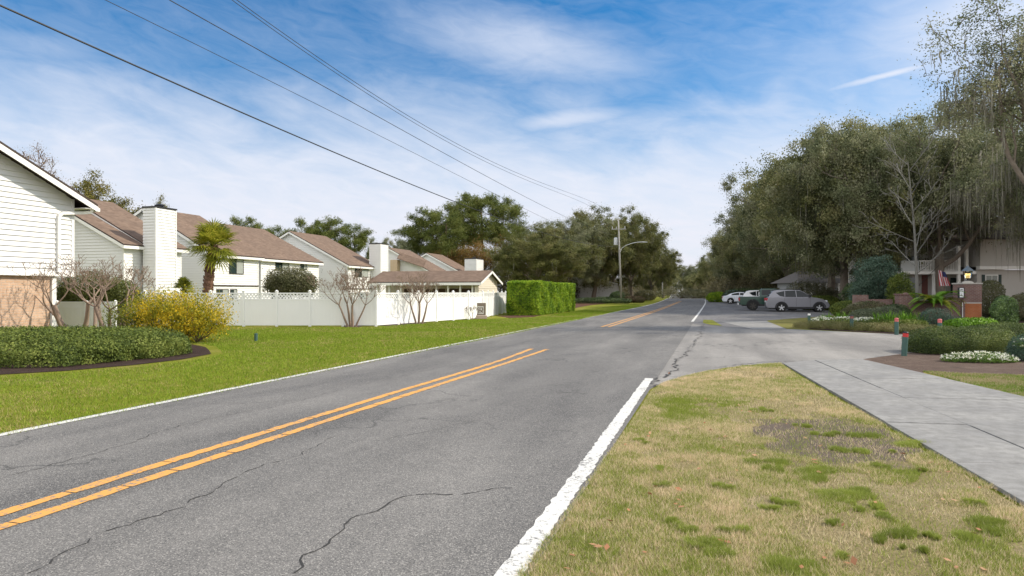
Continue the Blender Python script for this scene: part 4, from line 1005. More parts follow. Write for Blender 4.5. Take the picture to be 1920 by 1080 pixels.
# ================================================================ shrubs, hedges, flowers
def shell(n, c, r, p, rng, wave=.06, wf=3.0, thick=.12, zmin=.03, rot=0.0):
    v = rng.normal(size=(n, 3)); v /= np.linalg.norm(v, axis=1, keepdims=True)
    v = v * np.array([r[0], r[1], r[2]]); a = np.abs(v / np.array(r))
    t = 1 / (np.sum(a ** p, axis=1) ** (1 / p) + 1e-9)
    q = v * t[:, None]; nr = np.sign(q) * (np.abs(q / np.array(r)) ** (p - 1)) / np.array(r); nr /= np.linalg.norm(nr, axis=1, keepdims=True) + 1e-9
    w = 1 + wave * (np.sin(q[:, 0] * wf + 1.3 * np.sin(q[:, 1] * wf * .8)) + np.sin(q[:, 1] * wf * 1.3 + q[:, 2] * wf * 1.7)) * .5
    q = q * w[:, None] - nr * (rng.uniform(0, 1, n) ** 2 * thick)[:, None] + rng.normal(size=(n, 3)) * thick * .12
    if rot:
        cc, ss = math.cos(rot), math.sin(rot); R_ = np.array([[cc, ss, 0], [-ss, cc, 0], [0, 0, 1]]); q = q @ R_; nr = nr @ R_
    q = q + np.array(c); k = q[:, 2] > zmin; return q[k], nr[k]
def shrub(name, label, cat, X, Y, lumps, n, size, mat, seed, p=2.3, group=None, wave=.08, wf=4.0, thick=.15, aspect=.55, mixn=.7, inner=True, stem=True, z=0.0, fill=0.0, bare=MTWIG):
    """lumps: (dx, dy, z centre, rx, ry, rz) in a frame facing the camera"""
    rng = np.random.default_rng(seed); pos = c2w(X, Y); r = empty(name, (pos.x, pos.y, z), YAW); tag(r, label, cat, group)
    vol = [(l[3] * l[4] * l[5]) ** .667 for l in lumps]; PP, NN = [], []
    for l, v in zip(lumps, vol):
        k = int(n * v / sum(vol)); q, nr = shell(k, l[:3], l[3:6], p, rng, wave, wf, thick)
        if inner:
            q2, n2 = shell(k // 4, l[:3], tuple(a * .8 for a in l[3:6]), p, rng, wave, wf, .3); q = np.concatenate([q, q2]); nr = np.concatenate([nr, n2])
        if fill:
            k3 = int(k * fill); q3 = rng.normal(size=(k3, 3)) * .45 * np.array(l[3:6]) + np.array(l[:3]); q3 = q3[q3[:, 2] > .03]; q = np.concatenate([q, q3]); nr = np.concatenate([nr, rng.normal(size=q3.shape)])
        PP.append(q); NN.append(nr)
    P = np.concatenate(PP); N = np.concatenate(NN)
    leaves('foliage', P, size, mat, r, rng, nrm=N, mixn=mixn, aspect=aspect)
    if stem:
        rr = random.Random(seed); m = MB()
        for l in lumps:
            for k in range(9):
                a = rr.uniform(0, 6.28); q = rr.uniform(.3, .8)
                e = Vector((l[0] + math.cos(a) * l[3] * q, l[1] + math.sin(a) * l[4] * q, l[2] + l[5] * rr.uniform(-.2, .8)))
                b = Vector((l[0] * .9, l[1] * .9, 0)); mid = b.lerp(e, .5) + Vector((0, 0, -.05))
                m.tube([b, mid, e], [.03 * min(1.5, l[5] + .3), .02, .006], n=5, cap=False)
        m.build('stem', bare, r, smooth=True)
    return r
def PX(px, Y): return (px - 960) / F * Y
HOLLY = leafmat('holly_leaf', [(.04, .06, .014), (.085, .12, .024), (.145, .185, .035), (.23, .26, .06)], .25, 1.4, rough=.6, spec=.2)
BOXW = leafmat('boxwood_leaf', [(.035, .055, .018), (.07, .10, .03), (.12, .16, .04), (.19, .22, .06)], .25, 1.3, rough=.6, spec=.2)
BRIGHT = leafmat('hedge_leaf', [(.06, .12, .01), (.14, .25, .014), (.24, .36, .02), (.36, .46, .04)], .35, 1.4)
YEL = leafmat('yellow_blossom', [(.13, .16, .015), (.26, .26, .02), (.52, .40, .02), (.80, .54, .03)], .35, 2.2)
OLIVE = leafmat('olive_shrub_leaf', [(.07, .08, .03), (.11, .115, .05), (.15, .145, .075), (.20, .19, .12)], .2, 1.2)
BLUEG = leafmat('juniper_leaf', [(.04, .075, .05), (.065, .11, .075), (.09, .145, .10), (.13, .19, .14)], .15, 1.2)
DKG = leafmat('dark_shrub_leaf', [(.03, .05, .02), (.05, .08, .03), (.08, .12, .04), (.10, .14, .05)], .15, 1.2)
LILY = leafmat('lily_leaf', [(.08, .17, .015), (.13, .27, .02), (.19, .36, .03), (.27, .44, .05)], .3, 1.0, rough=.45)
REDB = leafmat('reddish_shrub_leaf', [(.07, .055, .03), (.12, .075, .045), (.14, .12, .06), (.17, .15, .08)], .2, 1.2)
PETAL = leafmat('white_petal', [(.72, .70, .52), (.80, .80, .68), (.82, .82, .78)], .15, 3)

shrub('low_hedge', 'wide low clipped holly hedge on dark mulch at the left edge', 'hedge', -13.0, 17.2, [(-1.2, .1, .12, 5.0, 2.75, .56), (.7, .6, .12, 3.2, 2.4, .58)], 135000, .058, HOLLY, 1, p=4.2, wave=.04, wf=3.5, thick=.16, group=None)
shrub('low_hedge', 'smaller rounded holly mound at the right end of the low hedge', 'hedge', -9.95, 17.75, [(0, 0, .10, 1.35, 1.25, .50), (-1.2, .3, .1, 1.3, 1.4, .48)], 48000, .055, HOLLY, 2, p=3.4, wave=.05, wf=4, thick=.16)
shrub('flowering_bush', 'loose bush covered in yellow-orange flowers beside the lattice fence', 'bush', PX(326, 22.6), 22.6, [(.35, 0, .95, 1.35, 1.1, .72), (-.35, .1, 1.0, 1.1, 1.0, .66), (.9, -.1, .60, .95, .8, .42)], 17000, .062, YEL, 3, wave=.22, wf=6, thick=.75, mixn=.25, fill=.35, inner=False)
shrub('flowering_bush', 'thin green side of the yellow bush, its leaves showing the white fence behind', 'bush', PX(248, 22.9), 22.9, [(0, 0, .75, .8, .7, .62)], 3600, .062, leafmat('green_yellow_leaf', [(.08, .11, .015), (.15, .18, .02), (.25, .24, .03)], .3, 2), 4, wave=.2, wf=6, thick=.6, mixn=.2, inner=False)
shrub('evergreen_shrub', 'dark green shrub behind the bare crepe myrtles and the low white fence', 'shrub', PX(180, 31.5), 31.5, [(-.3, 0, 1.6, 1.5, .9, .95), (.9, .1, 1.5, 1.1, .8, .75), (-1.0, 0, 1.3, .8, .7, .7)], 24000, .075, leafmat('shrub_leaf_olive', [(.07, .085, .02), (.12, .135, .03), (.17, .17, .05)], .2, 1), 5, wave=.15, wf=5, thick=.35)
shrub('small_tree', 'grey-green rounded little tree behind the fence, below the two small windows', 'tree', PX(546, 37), 37, [(0, 0, 2.25, 1.25, 1.0, .72), (-.6, 0, 2.0, .8, .7, .6), (.7, 0, 2.0, .7, .7, .55)], 16000, .085, OLIVE, 6, wave=.18, wf=5, thick=.5, mixn=.3, fill=.2)
shrub('tall_hedge', 'tall clipped bright green hedge beside the lawn, end of the white fence', 'hedge', .0, 0, [(0, 0, 0, .1, .1, .1)], 10, .05, BRIGHT, 7, stem=False)
hd = C.objects[[o.name for o in C.objects if o.name.startswith('tall_hedge')][-1]]
for c_ in KIDS(hd): D.objects.remove(c_)
def long_hedge(root, A, B, half, hgt, n, size, mat, seed):
    rng = np.random.default_rng(seed); A, B = Vector(A), Vector(B); mid = (A + B) / 2; Ln = (B - A).length; rz = math.atan2((B - A).y, (B - A).x)
    root.location = (mid.x, mid.y, 0); root.rotation_euler = (0, 0, rz)
    # area-weighted sampling of a rounded box
    L2 = Ln / 2; P = []; N = []
    areas = [Ln * 2 * half, Ln * hgt, Ln * hgt, 2 * half * hgt, 2 * half * hgt]; tot = sum(areas)
    for i, ar in enumerate(areas):
        k = int(n * ar / tot); u = rng.uniform(-1, 1, k); v = rng.uniform(-1, 1, k)
        if i == 0: q = np.stack([u * L2, v * half, np.full(k, hgt)], 1); nn = np.tile([0, 0, 1.], (k, 1))
        elif i in (1, 2): s = 1 if i == 1 else -1; q = np.stack([u * L2, np.full(k, s * half), (v + 1) / 2 * hgt], 1); nn = np.tile([0, s * 1., 0], (k, 1))
        else: s = 1 if i == 3 else -1; q = np.stack([np.full(k, s * L2), u * half, (v + 1) / 2 * hgt], 1); nn = np.tile([s * 1., 0, 0], (k, 1))
        P.append(q); N.append(nn)
    P = np.concatenate(P); N = np.concatenate(N)
    R_ = .55                                                         # round the corners in plan, .18 on top
    cx = np.clip(P[:, 0], -(L2 - R_), L2 - R_); cy2 = np.clip(P[:, 1], -(half - R_), half - R_); d = P[:, :2] - np.stack([cx, cy2], 1); ln = np.linalg.norm(d, axis=1)
    s = np.where(ln > R_, R_ / np.maximum(ln, 1e-6), 1); P[:, 0] = cx + d[:, 0] * s; P[:, 1] = cy2 + d[:, 1] * s
    P += N * (.09 * np.sin(P[:, [0]] * 1.3 + 1) * np.sin(P[:, [2]] * 2 + P[:, [0]] * .7) + .05 * np.sin(P[:, [0]] * 2.1 + P[:, [2]] * 2.7) + .035 * np.sin(P[:, [0]] * 5.3 + 2) * np.sin(P[:, [2]] * 4)) - N * (rng.uniform(0, 1, (len(P), 1)) ** 2 * .16)
    P += rng.normal(size=P.shape) * .025; k = P[:, 2] > .03
    leaves('foliage', P[k], size, mat, root, rng, nrm=N[k], mixn=.6, aspect=.6)
    m = MB(); m.box(-L2 + .35, L2 - .35, -half + .3, half - .3, 0.05, hgt - .3); m.build('stem', DKG, root)
hA, hB = c2w(.62, 48.2), c2w(4.55, 60.5)
long_hedge(hd, hA, hB, 1.15, 2.38, 90000, .10, BRIGHT, 7)
shrub('clipped_bush', 'rounded brownish clipped bush right of the utility pole base', 'bush', PX(1189, 108), 108, [(0, 0, .45, 1.7, 1.2, .62)], 9000, .13, REDB, 8)
shrub('dark_bush', 'dark tall bush just left of the utility pole base', 'bush', PX(1158, 109), 109, [(0, 0, .9, 1.2, 1.2, .9), (-1.6, .5, .4, 2.6, 1, .55)], 9000, .14, DKG, 9)
shrub('green_bush', 'mid-green bush behind the grey bin near the far bend', 'bush', PX(1211, 135), 135, [(0, 0, 1.0, 2.0, 1.5, 1.1), (-3, 1, .7, 2, 1.5, .8)], 8000, .17, OLIVE, 10)
shrub('low_bush', 'long low dark bush under the oaks behind the tall hedge', 'bush', PX(1128, 100), 100, [(-1.5, 0, .35, 3.2, 1.2, .5), (2.2, .3, .35, 2.2, 1.1, .45)], 9000, .14, DKG, 11)
shrub('bright_bush', 'yellow-green bush beyond the parked white sedan', 'bush', PX(1346, 112), 112, [(0, 0, .8, 1.8, 1.2, .9)], 5000, .15, BRIGHT, 12)
for i, (px, Y, z_, rx, rz_, mat, lb) in enumerate([
    (1275, 175, 1.2, 6, 1.6, OLIVE, 'far dark bush left of the road at the bend'), (1395, 104, 1.0, 3.2, 1.3, DKG, 'dark undergrowth behind the white sedan'),
    (1437, 96, 1.0, 3.0, 1.2, DKG, 'dark undergrowth behind the green pickup cab'), (1490, 92, 1.2, 3.4, 1.4, OLIVE, 'olive undergrowth above the silver SUV roof'),
    (1310, 185, 1.0, 5, 1.5, OLIVE, 'far low bush behind the small grass island')]):
    shrub('undergrowth_bush', lb, 'bush', PX(px, Y), Y, [(0, 0, z_, rx, 1.6, rz_), (rx * .6, .6, z_ * .8, rx * .7, 1.4, rz_ * .8)], 7000, .18, mat, 20 + i, group='bushes under the oaks')
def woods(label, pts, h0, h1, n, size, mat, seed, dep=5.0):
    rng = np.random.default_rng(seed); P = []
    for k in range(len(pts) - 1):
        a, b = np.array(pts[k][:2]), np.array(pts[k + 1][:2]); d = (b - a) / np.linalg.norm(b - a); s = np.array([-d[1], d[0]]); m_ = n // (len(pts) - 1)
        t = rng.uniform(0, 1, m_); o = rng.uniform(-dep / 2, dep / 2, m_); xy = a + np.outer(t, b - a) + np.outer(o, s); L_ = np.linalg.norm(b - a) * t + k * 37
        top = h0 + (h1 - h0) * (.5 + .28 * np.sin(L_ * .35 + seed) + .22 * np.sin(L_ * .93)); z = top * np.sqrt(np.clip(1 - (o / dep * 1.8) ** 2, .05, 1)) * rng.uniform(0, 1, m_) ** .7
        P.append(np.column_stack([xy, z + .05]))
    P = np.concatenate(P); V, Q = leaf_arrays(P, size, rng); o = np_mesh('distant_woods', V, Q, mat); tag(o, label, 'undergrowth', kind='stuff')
W2 = lambda px, Y: c2w(PX(px, Y), Y)
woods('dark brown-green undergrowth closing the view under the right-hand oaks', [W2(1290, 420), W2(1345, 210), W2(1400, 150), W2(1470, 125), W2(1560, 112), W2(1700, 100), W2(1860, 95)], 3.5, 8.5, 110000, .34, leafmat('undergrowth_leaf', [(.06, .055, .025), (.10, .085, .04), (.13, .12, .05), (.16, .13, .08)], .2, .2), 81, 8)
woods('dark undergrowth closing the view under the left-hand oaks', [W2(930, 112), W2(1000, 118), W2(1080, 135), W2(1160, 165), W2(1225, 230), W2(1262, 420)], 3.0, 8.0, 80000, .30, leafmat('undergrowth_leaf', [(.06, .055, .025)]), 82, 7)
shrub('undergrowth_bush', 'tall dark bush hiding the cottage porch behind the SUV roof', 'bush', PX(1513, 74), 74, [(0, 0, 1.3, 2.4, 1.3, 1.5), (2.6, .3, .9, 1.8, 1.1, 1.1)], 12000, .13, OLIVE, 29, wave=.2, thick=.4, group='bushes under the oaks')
# island shrubs on the right
shrub('grey_shrub', 'rounded grey-brown shrub at the left end of the brick wall', 'shrub', PX(1624, 38), 38, [(0, 0, .55, 1.05, .8, .62), (-.7, .2, .4, .6, .6, .45)], 11000, .07, OLIVE, 31, wave=.12)
shrub('clipped_bush', 'flat-topped olive bush behind the grey-brown shrub, right of the SUV nose', 'bush', PX(1600, 45), 45, [(0, 0, .5, 1.4, .9, .62)], 9000, .08, HOLLY, 32)
shrub('dark_shrub', 'dark green low shrub against the left part of the brick wall', 'shrub', PX(1676, 37.5), 37.5, [(0, 0, .5, .75, .6, .50), (.5, .1, .4, .5, .5, .35)], 7500, .07, DKG, 33)
shrub('juniper', 'blue-green juniper in front of the brick wall below the sago palm', 'shrub', PX(1757, 32), 32, [(-.1, 0, .42, .65, .6, .48), (.55, 0, .25, .6, .5, .30)], 11000, .06, BLUEG, 34, wave=.16, wf=7, aspect=.25)
shrub('mixed_shrub', 'tall blue-green and bright green shrub mass between the straight oak and the white tree', 'shrub', PX(1648, 48), 48, [(-.2, 0, 2.6, 1.4, 1.1, 1.55), (.7, .2, 1.8, 1.2, 1.0, 1.5), (-1.1, .1, 1.5, .9, .8, 1.1)], 22000, .10, BLUEG, 35, wave=.2, wf=4, thick=.5, mixn=.3, group=None)
shrub('tall_shrub', 'bright green tall shrub just left of the bare white tree', 'shrub', PX(1686, 46), 46, [(0, 0, 1.5, .8, .7, 1.4), (.5, 0, .9, .6, .6, .9)], 9000, .10, HOLLY, 36, wave=.2, wf=4, thick=.4, mixn=.3)
shrub('dark_shrub', 'very dark green shrub between the two oak trunks', 'shrub', PX(1612, 54), 54, [(0, 0, 1.3, 1.3, 1, 1.2)], 8000, .11, DKG, 37, wave=.2)
shrub('green_shrub', 'low green shrub below the oak trunks behind the SUV hood', 'shrub', PX(1538, 62), 62, [(0, 0, .6, 1.9, 1, .75)], 8000, .12, HOLLY, 38)
shrub('clipped_bush', 'brown-topped clipped bush just right of the brick pillar', 'bush', PX(1858, 40), 40, [(0, 0, 1.25, .62, .6, 1.05)], 9000, .07, OLIVE, 39, p=3)
shrub('camellia', 'glossy upright camellia right of the orange-stained pillar', 'shrub', PX(1882, 33), 33, [(0, 0, .75, .55, .5, .75), (.1, 0, .4, .5, .5, .45)], 8000, .075, leafmat('camellia_leaf', [(.05, .09, .03), (.09, .16, .04), (.16, .26, .06), (.30, .40, .16)], .2, 2, rough=.3, spec=.6), 40, wave=.12)
shrub('dark_shrub', 'dark shrub at the right edge beyond the camellia', 'shrub', PX(1925, 39), 39, [(0, 0, .8, 1.1, .8, .8)], 8000, .08, OLIVE, 41)
shrub('ground_ivy', 'patch of glossy light green leaves at the foot of the brick pillar', 'ground cover', PX(1818, 31), 31, [(0, 0, .18, 1.1, .5, .30), (.5, 0, .2, .7, .5, .28)], 6000, .09, LILY, 42, stem=False)
shrub('border_hedge', 'long low clipped brownish border hedge along the side street', 'hedge', 15.1, 29.4, [(.56 * t, -.84 * t, .08, .72, .72, .27) for t in (-2.4, -1.6, -.8, 0, .8, 1.6, 2.4)], 42000, .042, leafmat('border_leaf', [(.09, .10, .035), (.15, .155, .05), (.20, .19, .07), (.24, .20, .10)], .2, 2), 43, p=3, stem=False)
shrub('grey_shrub', 'grey-green spreading shrub behind the large lilies', 'shrub', PX(1655, 35.5), 35.5, [(0, 0, .4, .9, .6, .5), (-.9, .2, .35, .7, .6, .42)], 10000, .06, leafmat('grey_green_leaf', [(.08, .10, .06), (.13, .155, .09), (.19, .215, .13)], .2, 2), 47, wave=.14)
shrub('low_plant', 'light green leafy plants between the white flowers and the border hedge', 'plant', PX(1640, 31), 31, [(-1.2, .9, .15, .8, .5, .26), (0, 0, .15, .9, .5, .26), (1.0, -.8, .15, .9, .5, .28)], 12000, .07, HOLLY, 48, stem=False, wave=.16)
shrub('green_shrub', 'bright green loose shrub at the foot of the rear brick wall', 'shrub', PX(1693, 39.5), 39.5, [(0, 0, .9, .6, .5, .75)], 6000, .08, HOLLY, 49, wave=.2, thick=.4)
shrub('boxwood', 'large dark boxwood behind the near white flowers, right of the red-capped bollard', 'bush', PX(1787, 18.6), 18.6, [(-.15, 0, .20, 1.0, .95, .50), (.75, .1, .22, .85, .9, .48), (-.6, -.1, .15, .6, .7, .38)], 60000, .036, BOXW, 44, p=2.6, wave=.07, wf=6, thick=.12)
shrub('boxwood', 'second boxwood behind and right of the large one, at the right edge', 'bush', PX(1893, 20.2), 20.2, [(0, 0, .22, 1.2, .9, .52), (.9, -.3, .25, .9, .9, .52)], 46000, .038, BOXW, 45, p=2.6, wave=.07, wf=6, thick=.12)
rr_ = shrub('grey_green_shrub', 'grey-green shrub cut by the right edge, beside the near white flowers', 'shrub', PX(1926, 16.4), 16.4, [(0, 0, .25, .42, .4, .36)], 8000, .035, BLUEG, 46, wave=.12, wf=9)
def flowers(label, X, Y, lumps, n, nf, seed, size=.035):
    r = shrub('flower_clump', label, 'flowers', X, Y, lumps, n, size * 1.1, leafmat('flower_leaf', [(.06, .12, .02), (.11, .19, .03), (.17, .27, .05)], .2, 3), seed, stem=False, p=2.6)
    rng = np.random.default_rng(seed + 500); P = []
    for l in lumps:
        q, _ = shell(nf * 3 // len(lumps), l[:3], (l[3], l[4], l[5] * 1.12), 2.6, rng, .05, 4, .01); q = q[q[:, 2] > l[2] * .8 + l[5] * .25]; P.append(q[:nf // len(lumps)])
    P = np.concatenate(P); P = np.repeat(P, 7, axis=0) + rng.normal(size=(len(P) * 7, 3)) * size * .42
    leaves('blossom', P, size, PETAL, r, rng, nrm=np.tile([0, 0, 1.], (len(P), 1)), mixn=.8, aspect=.85); return r
flowers('near clump of white flowers on mulch in front of the large boxwood', PX(1835, 16.0), 16.0, [(-.35, .1, .06, .40, .32, .13), (.1, .0, .08, .45, .36, .15), (.5, .05, .06, .36, .34, .13)], 9000, 330, 51, .030)
flowers('far row of white flowers behind the border hedge', PX(1585, 34.5), 34.5, [(-1.0, .3, .12, .55, .4, .22), (-.1, 0, .12, .6, .4, .24), (.9, -.3, .12, .6, .4, .22)], 7000, 320, 52, .062)
flowers('few white flowers on the grey-green shrub at the right edge', PX(1921, 16.2), 16.2, [(0, 0, .40, .20, .2, .12)], 600, 22, 53, .028)
def strappy(label, X, Y, spots, n, L_, w, seed):
    rng = random.Random(seed); p = c2w(X, Y); r = empty('lily_clump', (p.x, p.y, 0), YAW); tag(r, label, 'plant', 'strappy green lilies in the island bed')
    for (sx, sy) in spots:
        m = MB()
        for k in range(n):
            a = rng.uniform(0, 6.28); l = L_ * rng.uniform(.6, 1.1); e = rng.uniform(.35, .95); b = Vector((sx + rng.uniform(-.1, .1), sy + rng.uniform(-.1, .1), 0)); d = Vector((math.cos(a), math.sin(a), 0)); s = Vector((-d.y, d.x, 0))
            P = []
            for t in (0, .33, .66, 1.0): P.append(b + d * (l * e * t) + Vector((0, 0, l * (1.5 * t - 1.25 * t * t * e))))
            W_ = [w, w, w * .8, w * .1]
            for i in range(3): m.face([P[i] - s * W_[i] / 2, P[i] + s * W_[i] / 2, P[i + 1] + s * W_[i + 1] / 2, P[i + 1] - s * W_[i + 1] / 2])
        m.build('leaf_fan', LILY, r)
strappy('large bright green strappy lilies in front of the brick wall', PX(1690, 32.5), 32.5, [(-1.0, .3), (-.6, 0), (-.2, .2), (.2, 0), (.6, .2), (.9, -.1), (-.4, .5), (.4, .5)], 80, .75, .035, 61)
strappy('smaller bright green lilies behind the far white flowers', PX(1590, 36.5), 36.5, [(-.5, 0), (0, .1), (.5, 0), (-1.0, .2)], 60, .70, .035, 62)

# ---- palms
FAN = leafmat('fan_palm_leaf', [(.09, .11, .012), (.18, .20, .02), (.30, .31, .03), (.46, .42, .06)], .4, 1.2, rough=.45)
def fan_palm(label, px, py_top, py_crown, Y, trunk_r, nf, fr, pet, seed, name='fan_palm', lean=.3, blen=None):
    rng = random.Random(seed); p = c2w(PX(px, Y), Y); zc = H + (HZ - py_crown) / F * Y; r = empty(name, (p.x, p.y, 0), YAW); tag(r, label, 'palm')
    m = MB(); P = []; R_ = []
    n = max(6, int(zc / .11))
    for i in range(n + 1):
        t = i / n; P.append(Vector((lean * t * t, 0, zc * t))); R_.append(trunk_r * (1.12 - .22 * t) * (1.07 if i % 2 else .93))
    m.tube(P, R_, n=12); rr = random.Random(seed + 1)
    for i in range(n * 7):                                          # stubs of old leaf bases
        t = rr.random(); a = rr.uniform(0, 6.28); c = Vector((lean * t * t, 0, zc * t)); d = Vector((math.cos(a), math.sin(a), 0)); q = c + d * trunk_r * .93
        m.bar(q, q + d * .06 + Vector((0, 0, .11)), .07, .03)
    m.build('trunk', plain('palm_bark', (.155, .085, .055), .95, var=.45, scale=8), r)
    top = Vector((lean, 0, zc))
    for k in range(nf):
        m = MB(); a = rng.uniform(0, 6.28); u = k / nf; elv = math.radians(85 - 125 * u + rng.uniform(-12, 12)); pl = pet * rng.uniform(.7, 1.15)
        d = Vector((math.cos(a) * math.cos(elv), math.sin(a) * math.cos(elv), math.sin(elv))); tip = top + d * pl + Vector((0, 0, -.05 * pl))
        m.tube([top, top.lerp(tip, .5) + Vector((0, 0, .04)), tip], [.022, .016, .012], n=4)
        s = d.cross(Vector((0, 0, 1))); s = s.normalized() if s.length > .1 else Vector((1, 0, 0)); up = s.cross(d).normalized()
        for j in range(19):
            b = math.radians(-115 + 230 * j / 18); dirr = (d * math.cos(b) + s * math.sin(b) + up * .22 * abs(math.sin(b))).normalized(); ll = fr * (.75 + .3 * math.cos(b * .7)) * rng.uniform(.85, 1.1)
            wv = dirr.cross(up).normalized() * .034; mid = tip + dirr * ll * .55 + up * .03; e = tip + dirr * ll + Vector((0, 0, -.14 * ll - .05))
            m.face([tip - wv * .25, tip + wv * .25, mid + wv, mid - wv]); m.face([mid - wv, mid + wv, e + wv * .08, e - wv * .08])
        m.build('frond', FAN, r)
    return r
fan_palm('fan palm with thick rough brown trunk standing behind the white lattice fence', 388, 418, 462, 35.5, .23, 50, .84, .80, 71, lean=.32)
fan_palm('tiny young palm between the tall chimney and the fan palm', 344, 520, 541, 36.5, .08, 16, .42, .32, 72, name='young_palm', lean=0)
def sago(label, px, Y, zb, n, Ln, seed):
    rng = random.Random(seed); p = c2w(PX(px, Y), Y); r = empty('sago_palm', (p.x, p.y, 0), YAW); tag(r, label, 'sago palm')
    m = MB(); m.lathe([(.16, 0), (.19, zb * .5), (.15, zb), (.05, zb + .1)], 12); m.build('trunk', plain('palm_bark', (.13, .08, .05)), r)
    for k in range(n):
        m = MB(); a = 2.4 * k + rng.uniform(-.2, .2); e = rng.uniform(.25, 1.15); l = Ln * rng.uniform(.8, 1.1); d = Vector((math.cos(a), math.sin(a), 0)); s = Vector((-d.y, d.x, 0)); c = Vector((0, 0, zb)); N = 16; pr = None
        for i in range(N + 1):
            t = i / N; q = c + d * (l * t * (.6 + .4 * math.cos(e))) + Vector((0, 0, l * (math.sin(e) * 1.25 * t - (.55 + .35 * math.cos(e)) * t * t)))
            if pr is not None:
                m.bar(pr, q, .014, .012)
                ll = .24 * math.sin(math.pi * min(1, .15 + t * .9)) + .04; dd = (q - pr).normalized()
                for sg in (-1, 1):
                    for o_ in (0, .5):
                        b = pr.lerp(q, o_); ee = b + s * sg * ll + dd * ll * .5 + Vector((0, 0, .05)); m.face([b, b + dd * .05, ee])
            pr = q
        m.build('frond', LILY if k % 3 else FAN, r)
sago('sago palm with arching green fronds on top of the brick wall', 1752, 38.15, 1.0, 44, 1.7, 73)

# ================================================================ brick gate wall, pillar, lantern, plaque
gY = 38.6
def gloc(px, Y=gY): return c2w(PX(px, Y), Y)
w_ = empty('brick_wall', gloc(1803), YAW); tag(w_, 'low curved-top dark red brick garden wall left of the pillar', 'wall')
m = MB(); x0_ = PX(1700, gY) - PX(1803, gY); n = 14
ztop = lambda t: 1.10 + .42 * max(0, 1 - t / .22) ** 2 + .06 * math.cos(t * 6)
for i in range(n):
    t0, t1 = i / n, (i + 1) / n; a, b = x0_ * (1 - t0), x0_ * (1 - t1); k = len(m.v)
    m.v += [(a, 0, 0), (b, 0, 0), (b, 0, ztop(t1)), (a, 0, ztop(t0)), (a, .3, 0), (b, .3, 0), (b, .3, ztop(t1)), (a, .3, ztop(t0))]
    for f in ((0, 1, 2, 3), (5, 4, 7, 6), (3, 2, 6, 7)): m.f.append(tuple(k + j for j in f)); m.m.append(0)
m.face([(x0_, 0, 0), (x0_, .3, 0), (x0_, .3, ztop(0)), (x0_, 0, ztop(0))])
m.build('wall_body', MBRICK_RED, w_)
m = MB()
for i in range(n):
    t0, t1 = i / n, (i + 1) / n; m.bar((x0_ * (1 - t0), .15, ztop(t0) + .03), (x0_ * (1 - t1), .15, ztop(t1) + .03), .36, .065)
m.build('coping', MBRICK_RED, w_)
m = MB(); m.box(x0_ - .45, x0_ - .002, -.05, .4, 0, 1.50); m.box(x0_ - .50, x0_ + .03, -.10, .45, 1.502, 1.57); m.build('end_pier', MBRICK_RED, w_)
m = MB(); m.box(x0_ - 2.3, x0_ - .46, .6, .88, 0, 1.25); m.box(x0_ - 2.6, x0_ - 1.9, .5, .95, 0, 1.50); m.build('rear_wall', MBRICK_RED, w_)
pil = empty('brick_pillar', gloc(1821), YAW); tag(pil, 'tall brick gate pillar with a rust-orange lower panel', 'pillar')
hw = (PX(1839, gY) - PX(1804, gY)) / 2; ph = H + (HZ - 533) / F * gY
m = MB(); m.box(-hw, hw, -.12, .8, 0, ph); m.build('shaft', MBRICK_RED, pil, bevel=.01)
m = MB(); zo = H + (HZ - 569) / F * gY; m.box(-hw + .10, hw - .04, -.135, -.10, .1, zo); m.build('stained_panel', MBRICK_ORANGE, pil)
m = MB(); m.box(-hw + .04, hw - .02, -.14, -.10, zo, zo + .06); m.build('ledge', MCONC, pil)
m = MB(); m.box(-hw - .04, hw + .04, -.16, .84, ph, ph + .08); m.lathe([(.30, .08), (.28, .14), (.12, .2)], 16, (0, .3, ph)); m.build('cap', MCONC, pil, bevel=.01)
m = MB(); m.tube([(-hw - .07, -.16, 0), (-hw - .07, -.16, zo + .05)], .025, n=8); m.build('pipe', MTRIM, pil)
# lantern
lz = ph + .2; ln_ = empty('lantern', (pil.location.x, pil.location.y, lz), YAW); tag(ln_, 'gas-style lantern with lit yellow bulbs standing on the brick pillar', 'lantern')
m = MB(); m.lathe([(.12, 0), (.12, .03), (.05, .05), (.05, .10), (.16, .12), (.16, .15)], 12, (0, .3, 0)); m.build('base', MBLACK, ln_)
m = MB()
for i in range(6):
    a = math.pi / 3 * i; m.bar((math.cos(a) * .17, .3 + math.sin(a) * .17, .13), (math.cos(a) * .25, .3 + math.sin(a) * .25, .55), .022, .022, up=(math.cos(a), math.sin(a), 0))
m.build('frame', MBLACK, ln_)
m = MB(); m.lathe([(.37, .55), (.36, .57), (.17, .72), (.13, .74), (.10, .80), (.03, .86)], 6, (0, .3, 0)); m.build('lamp_roof', plain('slate_metal', (.10, .13, .16), .4), ln_)
mg, tg, bgd = newmat('lantern_glass'); bgd.inputs['Base Color'].default_value = (.9, .9, .85, 1); bgd.inputs['Roughness'].default_value = .05; bgd.inputs['Transmission Weight'].default_value = 1.0
m = MB(); m.lathe([(.155, .14), (.235, .545)], 6, (0, .3, 0)); m.build('glass', mg, ln_)
me_, te, be = newmat('warm_bulb'); be.inputs['Emission Color'].default_value = (1, .72, .25, 1); be.inputs['Emission Strength'].default_value = .9; be.inputs['Base Color'].default_value = (.9, .7, .3, 1)
for dx in (-.08, .0, .08):
    m = MB(); m.lathe([(.012, .15), (.014, .30), (.035, .34), (.04, .39), (.015, .44)], 8, (dx, .3, 0)); m.build('bulb', me_, ln_, smooth=True)
